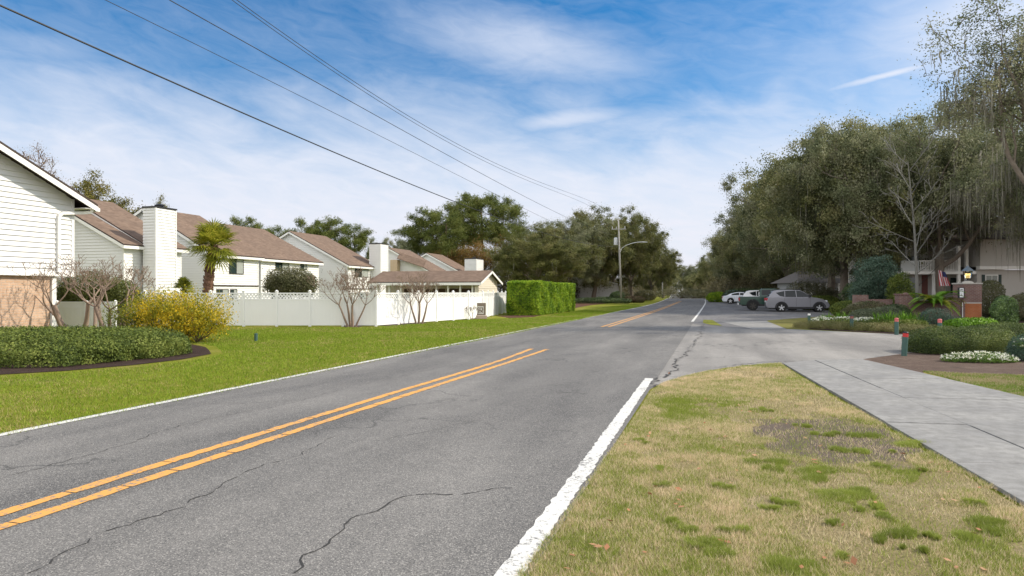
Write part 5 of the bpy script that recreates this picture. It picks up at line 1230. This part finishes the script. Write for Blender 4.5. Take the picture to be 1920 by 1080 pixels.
# address plaque
pq = empty('address_plaque', c2w(PX(1803.5, gY - .25), gY - .25), YAW); pq.location.z = 0; tag(pq, 'black-framed white plaque with dark numbers on the left corner of the brick pillar', 'plaque')
za_, zb_ = H + (HZ - 559) / F * 38.35, H + (HZ - 539) / F * 38.35
m = MB(); m.box(-.15, .15, 0, .14, za_, zb_); m.build('frame', MBLACK, pq)
m = MB(); m.box(-.12, .09, -.012, -.002, za_ + .05, zb_ - .04); m.build('panel', plain('white_enamel', (.82, .84, .84), .4), pq)
m = MB(); zc_ = (za_ + zb_) / 2
for (x, z, w, h) in ((-.09, zc_ + .13, .03, .09), (-.04, zc_ + .13, .03, .09), (.01, zc_ + .13, .03, .09), (-.09, zc_ - .02, .13, .02), (-.09, zc_ - .16, .13, .02), (-.07, zc_ - .10, .09, .02)): m.box(x, x + w, -.017, -.013, z, z + h)
m.build('digits', plain('dark_lettering', (.04, .05, .06), .6), pq)

# ================================================================ townhouse on the right, with porch, balcony, flag
rY = 58.0; rt = empty('porch_townhouse', c2w(PX(1830, rY), rY), YAW); tag(rt, 'beige two-storey townhouse with balcony and white porch columns behind the brick pillar', 'townhouse')
def lx(px, Y=rY): return PX(px, Y) - PX(1830, rY)
def lz_(py, Y=rY): return H + (HZ - py) / F * Y
MB_ = plain('beige_siding', (.48, .46, .43), .8, var=.06); MSH = plain('dark_shutter', (.03, .05, .045), .6)
m = MB(); m.box(lx(1690, 60.5), lx(1834), 2.5, 12, 0, 6.2); m.box(lx(1832), lx(2010), 0, 12, 0, lz_(506)); m.box(lx(1832) - .05, lx(2010), -.45, 12, lz_(500), 6.2); m.build('wall', MB_, rt)
m = MB(); m.box(lx(1830), lx(2010), -.50, 0, lz_(505.5), lz_(499.5)); m.build('belt_trim', MTRIM, rt)
m = MB(); zf = lz_(514); m.box(lx(1690), lx(1831), 0, 2.49, zf, zf + .25); m.build('balcony_floor', MTRIM, rt)
for px in (1692, 1751, 1797, 1812):
    m = MB(); a = lx(px); m.box(a, a + .22, .05, .27, 0, zf if px < 1795 else 5.6); m.build('column', MTRIM, rt)
m = MB(); a, b = lx(1690), lx(1724); m.box(a, b, .05, .12, zf + .25, zf + 1.15); m.build('railing', plain('pale_panel', (.5, .52, .52), .6), rt)
m = MB(); a, b = lx(1724), lx(1795); m.box(a, b, .03, .09, zf + 1.1, zf + 1.17); m.box(a, b, .03, .09, zf + .3, zf + .36); x = a + .1
while x < b: m.box(x, x + .05, .04, .08, zf + .36, zf + 1.1); x += .14
m.build('railing', MTRIM, rt)
for (a, b, t, bo, dep, mt, nm) in ((1700, 1720, 520, 556, 2.5, MGLASS, 'window'), (1728, 1739, 516, 556, 2.5, plain('red_door', (.14, .04, .03), .5), 'door'), (1760, 1775, 520, 553, 2.5, MCURT, 'window'), (1700, 1722, 480, 502, 2.5, MGLASS, 'window'), (1797, 1812, 482, 503, 2.5, MGLASS, 'window'), (1782, 1793, 521, 550, 2.5, MGLASS, 'window')):
    Yd = rY + dep; m = MB(); m.box(lx(a, Yd), lx(b, Yd), dep - .05, dep - .003, lz_(bo, Yd), lz_(t, Yd)); m.build(nm, mt, rt)
wz0, wz1 = lz_(534), lz_(515)
m = MB(); m.box(lx(1847), lx(1871), -.05, -.003, wz0, wz1); wn = m.build('window', MTRIM, rt)
m = MB(); m.box(lx(1847) + .08, lx(1859) - .03, -.07, -.052, wz0 + .08, wz1 - .08); m.box(lx(1859) + .03, lx(1871) - .08, -.07, -.052, wz0 + .08, wz1 - .08); m.build('pane', MCURT, wn)
for px in (1841, 1872):
    m = MB(); m.box(lx(px), lx(px + 5), -.06, -.003, wz0, wz1); m.build('shutter', MSH, rt)
m = MB(); a, b = lx(1685) - 1, lx(2010) + 1; k = 0
m.v += [(a, -1.0, 6.1), (b, -1.0, 6.1), (b, 13, 6.1), (a, 13, 6.1), (a + 5, 6, 8.9), (b - 5, 6, 8.9)]
for f in ((0, 1, 5, 4), (1, 2, 5), (2, 3, 4, 5), (3, 0, 4), (3, 2, 1, 0)): m.f.append(f); m.m.append(0)
m.build('roof', plain('grey_shingle', (.14, .12, .11), .9), rt)
# flag on its pole
fY = 52.0; fg = empty('flag', at(1770, 536, fY), YAW); fg.location.z = 0; tag(fg, 'red, white and blue striped flag hanging from a slanted pole on the porch', 'flag')
lf = lambda px: PX(px, fY) - PX(1770, fY); lzf = lambda py: H + (HZ - py) / F * fY
m = MB(); m.tube([(lf(1781), 4.4, lzf(541)), (lf(1760), 0, lzf(498))], .02, n=6); m.build('pole', MBLACK, fg)
FC = [plain('flag_red', (.42, .035, .05), .8), plain('flag_white', (.62, .58, .58), .8), plain('flag_blue', (.03, .04, .13), .8)]
m = MB(); NS = 13
for i in range(NS):
    for j in range(8):
        def fp(u, v):                                                # v along the hanging length, u across
            t = v / 8; w = .62 + .15 * t; x = lf(1767) + (u / NS - .35) * w + .20 * t - .12; z = lzf(506) - 1.22 * t - .22 * (u / NS) * (1 - t)
            return (x, .08 * math.sin(u * 1.1 + t * 2) - .02, z)
        m.face([fp(i, j), fp(i + 1, j), fp(i + 1, j + 1), fp(i, j + 1)], 2 if (i > 6 and j < 3) else i % 2)
m.build('cloth', FC, fg)
# low houses seen under the oaks
b2 = empty('porch_cottage', c2w(PX(1560, 84), 84), YAW); tag(b2, 'grey-roofed cottage glimpsed under the oaks above the SUV hood', 'house')
l2 = lambda px: PX(px, 84) - PX(1560, 84); z2 = lambda py: H + (HZ - py) / F * 84
m = MB(); m.box(l2(1505), l2(1700), 1.5, 8, 0, z2(524)); m.build('wall', plain('grey_siding', (.36, .37, .37), .8), b2)
m = MB(); m.v += [(l2(1495), -.3, z2(530)), (l2(1710), -.3, z2(530)), (l2(1690), 4, z2(507)), (l2(1520), 4, z2(507)), (l2(1710), 9, z2(530)), (l2(1495), 9, z2(530))]
for f in ((0, 1, 2, 3), (1, 4, 2), (4, 5, 3, 2), (5, 0, 3)): m.f.append(f); m.m.append(0)
m.build('roof', plain('weathered_roof', (.15, .14, .135), .9), b2)
for px in (1507, 1521, 1535, 1549, 1572, 1600):
    m = MB(); m.box(l2(px), l2(px) + .22, -.1, .12, 0, z2(531)); m.build('porch_post', MTRIM, b2)
for px in (1512, 1540, 1580):
    m = MB(); m.box(l2(px), l2(px + 8), 1.44, 1.497, .8, 2.2); m.build('window', MGLASS, b2)
b4 = townhouse('pale far house past the end of the road bend', c2w(PX(1296, 420), 420), YAW - .2, 14, 16, 4.5, 8, 8.5, cat='house', name='distant_house')
b5 = townhouse('pale grey house behind the trunks under the left oaks', c2w(PX(1160, 128), 128), YAW, 10, 16, 3.2, 8, 5.4, cat='house', name='oak_shaded_house')

# ================================================================ bollards, sign, boxes
def bollard(label, px, Y, h, rad, mid, tilt=0.0, top=MBLACK, group='green bollards round the entrance'):
    p = c2w(PX(px, Y), Y); r = empty('bollard', p, YAW); r.rotation_euler = (0, tilt, YAW); tag(r, label, 'bollard', group)
    m = MB(); m.lathe([(rad, -.03), (rad, h * .78)], 18); m.build('post', MGREENPOST, r, smooth=False)
    m = MB(); m.lathe([(rad * .96, h * .78), (rad * .96, h * .93)], 18); m.build('band', mid, r)
    m = MB(); m.lathe([(rad * 1.0, h * .93), (rad * 1.02, h * .955), (rad * .8, h * .985), (rad * .35, h)], 18); m.build('cap', top, r, smooth=True)
bollard('nearest green bollard with a bright red band, beside the mulch bed', 1695, 17.6, .64, .070, MREDPAINT, .07)
bollard('bollard with faded red top between the juniper and the boxwood', 1762, 25.4, .66, .075, MPINK, 0, MPINK)
bollard('bollard with faded red top in front of the large lilies', 1681, 26.4, .66, .075, MPINK, 0, MPINK)
bollard('bollard with dull red top among the far white flowers', 1597, 29.5, .66, .075, plain('dull_red', (.25, .09, .08), .7), 0)
bollard('bollard with a white reflective band at the corner of the side street', 1517, 34.6, .62, .07, plain('white_band', (.85, .85, .85), .3), 0)
bollard('short dark bollard alone on the left lawn', 480, 23.0, .27, .055, MGREENPOST, 0, MGREENPOST, None)
sg = empty('entrance_sign', c2w(PX(899, 42.4), 42.4), YAW + .15); tag(sg, 'grey wooden entrance sign with a white square emblem on a stone base', 'sign')
s_ = lambda px: PX(px, 42.4) - PX(899, 42.4); q_ = lambda py: H + (HZ - py) / F * 42.4
m = MB(); m.box(s_(887), s_(911), 0, .16, q_(591), q_(568)); m.build('board', plain('weathered_wood', (.21, .17, .13), .9, var=.3, scale=6), sg, bevel=.01)
m = MB(); m.box(s_(887) - .02, s_(892), -.06, .22, 0, q_(567)); m.build('post', plain('weathered_wood', (.2, .17, .13)), sg)
m = MB(); m.box(s_(893), s_(913), -.12, .3, 0, q_(591.5)); m.build('base', plain('pinkish_stone', (.42, .33, .28), .9, var=.15, scale=5), sg, bevel=.02)
m = MB(); a, b, c, d = s_(895), s_(906.5), q_(588.5), q_(574.5); w = .035
m.box(a, b, -.02, -.002, c, c + w); m.box(a, b, -.02, -.002, d - w, d); m.box(a, a + w, -.02, -.002, c + w, d - w); m.box(b - w, b, -.02, -.002, c + w, d - w)
m.box(a + .07, a + .12, -.015, -.002, c + .22, d - .07); m.box(a + .12, a + .18, -.015, -.002, d - .11, d - .07); m.box(a + .12, a + .17, -.015, -.002, c + .28, c + .32)
m.box(b - .17, b - .12, -.015, -.002, c + .22, d - .07); m.box(b - .12, b - .07, -.015, -.002, c + .24, c + .29)
m.box(a + .09, b - .09, -.015, -.002, c + .07, c + .10); m.box(a + .12, b - .14, -.015, -.002, c + .13, c + .155)
m.build('emblem', MTRIM, sg)
ub = empty('utility_box', c2w(PX(860, 41.5), 41.5), YAW + .2); tag(ub, 'low pale utility box against the sunlit fence', 'utility box')
m = MB(); m.box(-.36, .36, -.2, .2, 0, .26); m.build('body', MCONC, ub, bevel=.015); m = MB(); m.box(-.39, .39, -.23, .23, .262, .30); m.build('lid', MTRIM, ub, bevel=.01)
tb = empty('bin', c2w(PX(1214, 140), 140), YAW); tag(tb, 'grey wheeled bin beside the road near the far bend', 'bin')
m = MB(); m.lathe([(.42, 0), (.5, 1.25), (.56, 1.26), (.56, 1.34), (.4, 1.42)], 4); m.build('body', plain('grey_plastic', (.20, .21, .22), .6), tb)
for i, (px, py) in enumerate([(940, 603), (1008, 594), (935, 598)][:0]): pass

# ================================================================ poles and wires
MPOLE = plain('weathered_pole', (.32, .31, .29), .9, var=.2, scale=5); MGALV = plain('galvanised_metal', (.55, .56, .57), .4, metal=.4)
pp = c2w(PX(1165, 105.6), 105.6); up_ = empty('utility_pole', pp, 0); tag(up_, 'utility pole with transformer and curved street lamp arm at the lawn edge', 'utility pole')
m = MB(); m.tube([(0, 0, -.1), (-.25, 0, 6.5), (-.45, 0, 13.0)], [.16, .14, .10], n=12); m.build('pole', MPOLE, up_, smooth=True)
m = MB(); m.box(-1.5, .7, -.06, .06, 11.35, 11.50); m.build('crossarm', MPOLE, up_)
for x in (-1.4, -.75, .55):
    m = MB(); m.lathe([(.05, 11.5), (.08, 11.58), (.05, 11.66), (.08, 11.74), (.03, 11.84)], 10, (x, 0, 0)); m.build('insulator', plain('porcelain', (.5, .5, .5), .3), up_)
m = MB(); m.lathe([(.30, 8.95), (.32, 9.0), (.32, 10.0), (.30, 10.05), (.1, 10.15)], 16, (-.85, 0, 0)); m.build('transformer', MGALV, up_, smooth=False)
m = MB(); P = [(-.3, -.05, 8.0), (.1, -.1, 8.45), (.7, -.2, 8.85), (1.6, -.4, 9.15), (2.6, -.6, 9.30), (3.4, -.75, 9.30)]; m.tube(P, .055, n=8); m.bar((-.3, -.05, 7.4), (.0, -.08, 8.3), .05, .05); m.build('lamp_arm', MGALV, up_, smooth=True)
m = MB(); m.v += [(3.3, -.62, 9.22), (3.3, -.9, 9.22), (3.3, -.9, 9.38), (3.3, -.62, 9.38), (4.05, -.80, 9.22), (4.05, -1.0, 9.22), (4.05, -1.0, 9.30), (4.05, -.80, 9.30)]
for f in ((0, 3, 2, 1), (4, 5, 6, 7), (0, 1, 5, 4), (1, 2, 6, 5), (2, 3, 7, 6), (3, 0, 4, 7)): m.f.append(f); m.m.append(0)
m.build('lamp_head', MGALV, up_, bevel=.02)
p2_ = c2w(PX(1242, 176), 176); u2 = empty('utility_pole', p2_, 0); tag(u2, 'second, much farther pole with a small lamp arm near the road bend', 'utility pole')
m = MB(); m.tube([(0, 0, -.1), (0, 0, 9.6)], [.17, .12], n=8); m.build('pole', MPOLE, u2); m = MB(); m.tube([(0, 0, 7.6), (-1.2, -.2, 8.3), (-3, -.5, 8.4)], .06, n=6); m.build('lamp_arm', MGALV, u2)
m = MB(); m.lathe([(.35, 7.6), (.35, 8.7)], 10, (-.5, 0, 0)); m.build('transformer', MPINK, u2)
xw = pp.x
MWIRE = plain('black_cable', (.02, .02, .022), .6)
def wire(label, pix, zend, xoff, rad):
    x = xw + xoff; ys, zs = [], []
    for (px, py) in pix: y = y_on(px, x); ys.append(y); zs.append(zat(py, x, y))
    ys.append(pp.y); zs.append(zend); co = np.polyfit(ys, zs, len(ys) - 1); m = MB(); P = []
    y = -12
    z_at = lambda y: float(np.polyval(co, y)) if y > ys[0] - 3 else float(np.polyval(co, ys[0] - 3) + (ys[0] - 3 - y) * -np.polyval(np.polyder(co), ys[0] - 3))
    while y < pp.y: P.append(Vector((x, y, z_at(y)))); y += 1.5
    P.append(Vector((x, pp.y, zend))); print('wire', [round(z, 1) for z in zs]); m.tube(P, rad, n=5); o = m.build('power_line', MWIRE); tag(o, label, 'power line', 'overhead wires')
wire('thick lowest overhead wire, crossing the sky from the upper left corner', [(0, 10), (410, 192), (845, 375)], 8.7, .05, .021)
wire('thin second-lowest overhead wire above the thick one', [(198, 0), (575, 186), (925, 362)], 9.3, -.1, .009)
wire('middle overhead wire, between the thin wire and the topmost pair', [(318, 0), (600, 158), (960, 356)], 10.3, .1, .013)
wire('left one of the closely paired topmost overhead wires', [(435, 0), (680, 170), (960, 326)], 11.5, -.5, .011)
wire('right one of the closely paired topmost overhead wires', [(444, 0), (690, 170), (962, 321)], 11.75, .45, .011)

# ================================================================ parked vehicles
MTYRE = plain('tyre_rubber', (.018, .018, .018), .85); MRIM = plain('alloy_rim', (.55, .56, .58), .3, metal=.7); MDRIM = plain('dark_rim', (.05, .045, .04), .4, metal=.3)
MCARGL = plain('car_glass', (.012, .016, .018), .08, spec=.35, var=.1); MPLAS = plain('black_plastic', (.022, .022, .024), .6); MTAIL = plain('tail_lamp', (.35, .02, .03), .25); MHEAD = plain('head_lamp', (.7, .72, .75), .1)
def carpaint(name, col, metal=.35):
    m, t, b = newmat(name); b.inputs['Base Color'].default_value = (*col, 1); b.inputs['Metallic'].default_value = metal; b.inputs['Roughness'].default_value = .32
    b.inputs['Coat Weight'].default_value = .6; b.inputs['Coat Roughness'].default_value = .06; return m
def extr(name, prof, hw, mat, parent, inset=.05, taper=None, bevel=.0):
    """side profile (x, z) carried across the width, edges eased; taper(z) narrows it"""
    m = MB(); n = len(prof); cx = sum(p[0] for p in prof) / n; cz = sum(p[1] for p in prof) / n; lay = []
    for (y, s) in ((-1, 1), (-.93, 0), (.93, 0), (1, 1)):
        k = len(m.v)
        for (x, z) in prof:
            dx, dz = cx - x, cz - z; l = math.hypot(dx, dz) or 1; q = inset * s
            w = hw * (taper(z) if taper else 1); m.v.append((x + dx / l * q, y * w, z + dz / l * q))
        lay.append(k)
    m.f.append(tuple(lay[0] + i for i in range(n))); m.f.append(tuple(lay[3] + i for i in reversed(range(n)))); m.m += [0, 0]
    for a, b in zip(lay, lay[1:]):
        for i in range(n):
            j = (i + 1) % n; m.f.append((a + i, b + i, b + j, a + j)); m.m.append(0)
    import bmesh
    o = m.build(name, mat, parent); bm = bmesh.new(); bm.from_mesh(o.data); bmesh.ops.recalc_face_normals(bm, faces=bm.faces[:]); bm.to_mesh(o.data); bm.free()
    md = o.modifiers.new('Bevel', 'BEVEL'); md.width = .02; md.segments = 2; md.limit_method = 'ANGLE'; md.angle_limit = .5
    o.data.polygons.foreach_set('use_smooth', [True] * len(o.data.polygons)); e = o.modifiers.new('WN', 'WEIGHTED_NORMAL'); return o
def wheel(parent, x, y, r, w, rimmat, spokes=5, rimr=.66):
    s = -1 if y < 0 else 1; m = MB(); m.lathe([(r * .72, -w / 2), (r * .95, -w / 2), (r, -w * .35), (r, w * .35), (r * .95, w / 2), (r * .72, w / 2)], 28, (x, y, r), axis='y'); wh = m.build('wheel', MTYRE, parent, smooth=False)
    k = MB(); yo = y + s * (w / 2 - .015); rr = r * rimr
    for a in range(24):
        a0, a1 = 6.283 * a / 24, 6.283 * (a + 1) / 24
        P = lambda q, an, o=0: (x + math.cos(an) * q, yo + s * o, r + math.sin(an) * q)
        k.face([P(rr, a0), P(rr, a1), P(rr * .86, a1, .012), P(rr * .86, a0, .012)]); k.face([P(rr, a0), P(rr, a1), P(rr * 1.09, a1), P(rr * 1.09, a0)])
    for i in range(spokes):
        a = 6.283 * i / spokes + .3; k.bar((x, yo + s * .005, r), (x + math.cos(a) * rr * .95, yo + s * .01, r + math.sin(a) * rr * .95), .085 * r / .36, .02, up=(0, 1, 0))
    k.lathe([(rr * .2, -.02), (rr * .2, .02)], 12, (x, yo, r), axis='y'); k.build('rim', rimmat, wh); return wh
def arch(cx, r, z0, n=9):
    a0 = math.asin(max(-.9, min(.9, (z0 - cx[1]) / r))); return [(cx[0] + r * math.cos(a), cx[1] + r * math.sin(a)) for a in np.linspace(a0, math.pi - a0, n)]
def side_glass(parent, poly, hw, taper, mat=MCARGL, name='window'):
    for s in (-1, 1):
        m = MB(); A = [(x, s * (hw * taper(z) + .006), z) for x, z in poly]; B = [(x, s * (hw * taper(z) - .01), z) for x, z in poly]
        if s > 0: A = A[::-1]; B = B[::-1]
        m.face(A); n = len(A)
        for i in range(n): m.face([A[i], B[i], B[(i + 1) % n], A[(i + 1) % n]])
        m.build(name, mat, parent)
def vehicle(name, label, cat, loc, rz, paint, low, cab, sx, wheels, wr, hw, ztap, glass, ends, rim=MRIM, spokes=5, cladding=True, tail=(.0, .95, .22), arch_r=None, hood=None):
    r = empty(name, loc, rz); tag(r, label, cat, 'parked vehicles'); X = lambda P: [(x * sx, z) for x, z in P]
    ar = arch_r or wr * 1.25; zs = low['sill']; w0, w1 = wheels[0] * sx, wheels[1] * sx
    prof = X(low['top']) + [(low['front'][0] * sx, low['front'][1])] + [(w1 + ar, zs)] + arch((w1, wr), ar, zs)[1:-1] + [(w1 - ar, zs), (w0 + ar, zs)] + arch((w0, wr), ar, zs)[1:-1] + [(w0 - ar, zs)] + [(low['rear'][0] * sx, low['rear'][1])]
    extr('body', prof, hw, paint, r)
    zt0, zt1, f = ztap; tp = lambda z: .955 if z < zt0 else .955 - (.955 - f) * (z - zt0) / (zt1 - zt0)
    extr('cabin', X(cab), hw, paint, r, inset=.03, taper=tp)
    for g in glass: side_glass(r, X(g), hw, tp)
    for (a, b) in ends:                                             # windscreen and rear glass
        m = MB(); (xa, za), (xb, zb2) = X([a, b]); d = .008 if xa > 2.2 * sx else -.008
        wa, wb = hw * tp(za) * .86, hw * tp(zb2) * .86; n = Vector((za - zb2, 0, xb - xa)).normalized(); n = n if (n.x > 0) == (d > 0) else -n; o_ = n * .012
        m.face([(xa + o_.x, -wa, za + o_.z), (xa + o_.x, wa, za + o_.z), (xb + o_.x, wb, zb2 + o_.z), (xb + o_.x, -wb, zb2 + o_.z)]); m.build('windscreen' if d > 0 else 'rear_window', MCARGL, r)
    for x in (w0, w1):
        for y in (-hw + .12, hw - .12): wheel(r, x, y, wr, .24, rim, spokes)
    m = MB(); m.box(w0 - ar * .98, w0 + ar * .98, -hw + .05, hw - .05, zs, wr + ar * .9); m.box(w1 - ar * .98, w1 + ar * .98, -hw + .05, hw - .05, zs, wr + ar * .9)
    xr_, xf_ = low['rear'][0] * sx + .15, low['front'][0] * sx - .2; m.box(xr_, xf_, -hw + .12, hw - .12, zs - .08, zs + .12); m.build('underbody', MPLAS, r)
    if cladding:
        for y in (-1, 1):
            m = MB(); ya, yb2 = sorted((y * (hw - .01), y * (hw + .015)))
            m.box(w0 + ar, w1 - ar, ya, yb2, zs - .06, zs + .10)
            for cx in (w0, w1):
                P = arch((cx, wr), ar + .05, zs, 13); Q = arch((cx, wr), ar - .02, zs, 13)
                for i in range(12): m.face([(P[i][0], y * (hw + .012), P[i][1]), (P[i + 1][0], y * (hw + .012), P[i + 1][1]), (Q[i + 1][0], y * (hw + .012), Q[i + 1][1]), (Q[i][0], y * (hw + .012), Q[i][1])])
            m.build('sill_cladding', MPLAS, r)
    for y in (-1, 1):
        m = MB(); x, z, h = tail; ya, yb2 = sorted((y * (hw - .28), y * (hw - .01))); m.box(x * sx - .02, x * sx + .28, ya, yb2 if y > 0 else yb2, z, z + h); m.build('tail_light', MTAIL, r, bevel=.02)
        hx, hz = low['head']; m = MB(); m.box(hx * sx - .34, hx * sx, ya, yb2, hz - .09, hz + .06); m.build('headlight', MHEAD, r, bevel=.03)
        hz2 = zt0 - .16
        for hxx in low['handles']:
            m = MB(); a, b = sorted((y * (hw - .02), y * (hw + .03))); m.box(hxx * sx, hxx * sx + .2, a, b, hz2, hz2 + .035); m.build('door_handle', paint, r)
        mx_ = low['mirror']; m = MB(); a, b = sorted((y * (hw - .04), y * (hw + .17))); m.box(mx_ * sx - .05, mx_ * sx + .14, a, b, zt0 + .0, zt0 + .17); m.build('mirror', MPLAS, r, bevel=.03)
        m = MB()
        for dx in low['seams']: m.box(dx * sx, dx * sx + .012, *sorted((y * (hw - .01), y * (hw + .002))), zs + .12, zt0 - .04)
        m.build('door_seam', MPLAS, r)
    m = MB(); m.box(low['rear'][0] * sx - .05, low['rear'][0] * sx + .25, -hw + .06, hw - .06, zs + .02, zs + .18); m.build('bumper', MPLAS, r, bevel=.02)
    m = MB(); m.box(low['top'][1][0] * sx - .035, low['top'][1][0] * sx + .03, -.26, .26, .82, .95); m.build('licence_plate', MHEAD, r)
    return r
SUV = dict(top=[(.03, .42), (.0, .62), (.04, .92), (.12, 1.12), (.22, 1.25), (3.9, 1.25), (4.35, 1.20), (4.85, 1.09), (5.2, .92), (5.42, .72), (5.46, .50)], front=(5.36, .36), rear=(.12, .34), sill=.34, head=(5.25, .93), handles=(1.72, 2.95), mirror=3.72, seams=(1.62, 2.62, 3.8))
SUVc = [(.20, 1.20), (.36, 1.48), (.62, 1.76), (.95, 1.84), (2.2, 1.87), (2.95, 1.82), (3.25, 1.70), (4.05, 1.22)]
SUVg = [[(.88, 1.60), (1.62, 1.76), (1.62, 1.27), (1.22, 1.34)], [(1.68, 1.77), (2.56, 1.80), (2.62, 1.26), (1.68, 1.27)], [(2.62, 1.80), (2.98, 1.77), (3.22, 1.67), (3.90, 1.27), (2.68, 1.26)]]
SUVe = [((3.98, 1.27), (3.05, 1.78)), ((.26, 1.32), (.52, 1.66))]
silver = carpaint('silver_paint', (.21, .21, .235)); white = carpaint('white_paint', (.74, .75, .76), .0); green = carpaint('dark_green_paint', (.006, .042, .027), .1); blue = carpaint('blue_grey_paint', (.05, .07, .14), .3); pearl = carpaint('pearl_paint', (.62, .65, .72), .2)
pc = c2w(PX(1436, 57.2), 57.2)
vehicle('parked_suv', 'silver SUV with five-spoke alloy wheels, nearest of the parked vehicles', 'SUV', (pc.x, pc.y + .9, 0), 0, silver, SUV, SUVc, .90, (1.36, 4.58), .37, .98, (1.25, 1.87, .74), SUVg, SUVe)
m = MB(); sv_ = C.objects[[o.name for o in C.objects if o.name.startswith('parked_suv')][-1]]
for y in (-.66, .66): m.tube([(.8, y, 1.87), (.95, y, 1.90), (2.5, y, 1.91), (2.7, y, 1.86)], .018, n=6)
m.build('roof_rail', MPLAS, sv_)
TRK = dict(top=[(.0, .60), (.0, .78), (.02, 1.22), (.04, 1.25), (4.3, 1.30), (4.9, 1.27), (5.5, 1.20), (5.75, 1.0), (5.8, .60)], front=(5.7, .50), rear=(.12, .52), sill=.50, head=(5.7, 1.05), handles=(2.6, 3.4), mirror=4.0, seams=(1.85, 2.85, 3.9))
TRKc = [(1.78, 1.20), (1.86, 1.80), (2.0, 1.98), (3.2, 1.99), (3.5, 1.90), (4.25, 1.28)]
TRKg = [[(1.98, 1.84), (2.78, 1.88), (2.78, 1.40), (1.98, 1.40)], [(2.86, 1.88), (3.3, 1.86), (3.98, 1.40), (2.86, 1.40)]]
pt = c2w(PX(1386, 61.6), 61.6)
tk = vehicle('pickup_truck', 'dark green pickup truck with open bed, beyond the silver SUV', 'pickup truck', (pt.x, pt.y + .9, 0), 0, green, TRK, TRKc, .96, (1.22, 4.7), .44, .98, (1.25, 1.99, .82), TRKg, [((4.15, 1.38), (3.45, 1.88)), ((1.80, 1.42), (1.86, 1.84))], rim=MDRIM, spokes=6, tail=(.0, .86, .30), arch_r=.55)
m = MB(); m.box(.02, 1.62, -.80, .80, 1.252, 1.256); m.build('bed_floor', MPLAS, tk)
m = MB(); m.box(-.14, -.02, -.92, .92, .50, .70); m.build('rear_bumper', MRIM, tk, bevel=.02)
pw = c2w(PX(1389, 70), 70)
vehicle('parked_suv', 'white SUV mostly hidden behind the green pickup bed', 'SUV', (pw.x, pw.y + .9, 0), 0, white, SUV, SUVc, .92, (1.36, 4.58), .37, .98, (1.25, 1.87, .74), SUVg, SUVe)
SED = dict(top=[(.03, .40), (.0, .60), (.05, .90), (.30, 1.04), (1.0, 1.08), (3.9, 1.02), (4.5, .96), (5.1, .80), (5.28, .60), (5.3, .45)], front=(5.2, .32), rear=(.12, .30), sill=.30, head=(5.1, .78), handles=(1.8, 2.95), mirror=3.6, seams=(1.62, 2.62, 3.8))
SEDc = [(.45, 1.0), (1.15, 1.35), (1.9, 1.52), (2.6, 1.52), (3.0, 1.44), (4.0, .99)]
SEDg = [[(1.30, 1.30), (1.95, 1.44), (2.25, 1.44), (2.25, 1.12), (1.2, 1.12)], [(2.33, 1.44), (2.62, 1.43), (2.95, 1.36), (3.55, 1.10), (2.33, 1.12)]]
SEDe = [((3.85, 1.08), (2.85, 1.47)), ((.65, 1.12), (1.40, 1.42))]
def sized(o, s): o.scale = (s, s, s); return o
ps = c2w(PX(1355, 99), 99)
sized(vehicle('parked_sedan', 'pale silver sedan, the rearmost clearly visible car of the row', 'sedan', (ps.x, ps.y, 0), -.1, pearl, SED, SEDc, .95, (1.1, 4.2), .36, .93, (1.03, 1.52, .74), SEDg, SEDe, cladding=False, tail=(.0, .74, .18)), 1.1)
pb_ = c2w(PX(1354, 106), 106)
sized(vehicle('parked_suv', 'dark blue-grey car whose rear shows just behind the pale sedan', 'SUV', (pb_.x, pb_.y, 0), 0, blue, SUV, SUVc, .9, (1.36, 4.58), .37, .98, (1.25, 1.87, .74), SUVg, SUVe), 1.06)
print('objects', len(D.objects))
